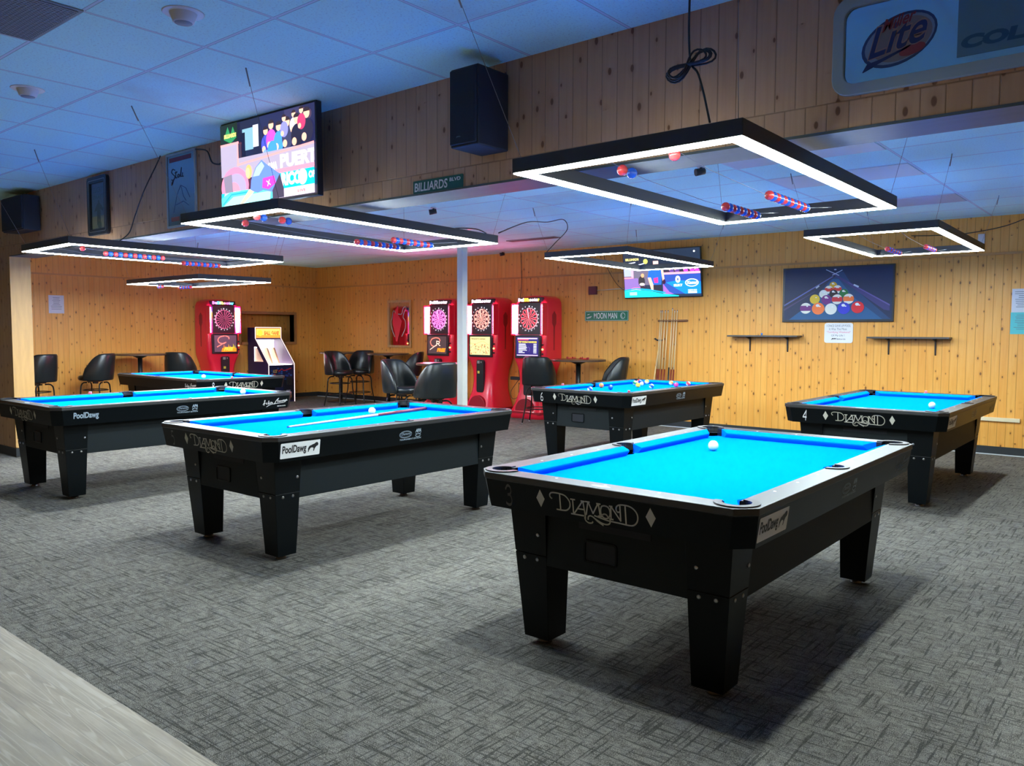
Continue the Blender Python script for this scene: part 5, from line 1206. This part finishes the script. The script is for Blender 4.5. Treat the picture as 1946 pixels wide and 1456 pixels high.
# ceiling fittings
for x, y, lab in ((-3.545, 1.945, 'round white ceiling sensor near the top of the photograph'), (-5.375, 1.95, 'round white ceiling sensor farther left, nearer the left loudspeaker')):
    t = thing('ceiling_sensor', lab, 'sensor', (x, y, ZF))
    mb = MB(); mb.lathe([(.088, -.004), (.092, 0)], seg=32); mb.build('flange', M['plastic_w'], t)
    mb = MB(); mb.lathe([(.040, -.045), (.046, -.042), (.060, -.004), (.062, -.001)], seg=28); mb.build('housing', M['plastic_w'], t)
    mb = MB(); mb.lathe([(.001, -.047), (.038, -.0462), (.040, -.044)], seg=24); mb.build('lens', M['grille_grey'], t)
t = thing('ceiling_vent', 'grey perforated square vent in the front ceiling at the top left corner', 'vent', (-4.165, 1.35, ZF))
mb = MB(); mb.box(-.30, .30, -.295, .295, -.006, 0); mb.build('frame', M['grille_grey'], t)
mb = MB()
for k in range(28):
    x = -.285+k*.0205; mb.box(x, x+.011, -.28, .28, -.010, -.004)
    mb.box(-.285, .285, x, x+.006, -.0085, -.004)
mb.build('slats', M['grille_grey'], t)
for x, y, lab in ((-6.36, 6.36, 'small black camera on the back ceiling left of the green street sign'), (-3.06, 6.15, 'small black camera on the back ceiling seen inside the nearest light'), (-8.9, 10.55, 'small dark dome camera high in the back above the dart machines')):
    t = thing('ceiling_camera', lab, 'camera', (x, y, ZB)); mb = MB(); mb.lathe([(.035, -.012), (.035, 0)], seg=18); mb.build('mount', M['plastic_w'], t)
    mb = MB(); mb.tube([(0, 0, -.012), (.0, -.01, -.03)], .012, 8); mb.tube([(-.03, -.04, -.055), (.02, .02, -.04)], [.030, .026], 14); mb.build('housing', M['black_paint'], t)
t = thing('ceiling_diffuser', 'long dark slot diffuser in the back ceiling', 'vent', (-7.35, 9.4, ZB)); mb = MB(); mb.box(-.45, .45, -.075, .075, -.012, 0); mb.build('frame', M['grille_grey'], t); mb = MB(); mb.box(-.42, .42, -.05, .05, -.016, -.008); mb.build('slot', M['black_paint'], t)
for x, y, lab in ((-2.29, 9.15, 'unlit grey ceiling panel at the right of the back ceiling'), (-2.29, 6.15, 'unlit grey ceiling panel beside the header at the right'), (-2.29, 7.35, 'yellowed ceiling panel seen through the nearest light')):
    mb = MB(); mb.box(-.575, .575, -.285, .285, -.004, 0); o = mb.build('ceiling_panel', M['panel_y'] if 'yellow' in lab else M['grille_grey'], None, (x, y, ZB)) if False else mb.build('ceiling_panel', M.setdefault('panel_y', mat('aged_cream_panel', (.60, .66, .62), .7)) if 'yellow' in lab else M.setdefault('panel_g', mat('unlit_light_panel', (.42, .56, .62), .5)), None, (x, y, ZB)); tag(o, lab, 'ceiling panel')
# added unseen fill lights behind the camera, with made-up ceiling fixtures
for x, y in ((-4.6, -.9), (-1.6, -1.2)):
    t = thing('added_fill_light', 'added, unseen warm downlight over the plank walkway', 'light', (x, y, ZF), 0, 'added walkway fill lights')
    mb = MB(); mb.lathe([(.10, -.006), (.115, -.003), (.115, 0)], seg=28); mb.build('fill_ring', M['plastic_w'], t)
    l = bpy.data.lights.new('fill_light', 'AREA'); l.shape = 'DISK'; l.size = .18; l.energy = FILL_E; l.color = (1.0, .86, .70); l.spread = math.radians(150)
    lo = bpy.data.objects.new('fill_source', l); col.objects.link(lo); lo.parent = t; lo.location = (0, 0, -.012)
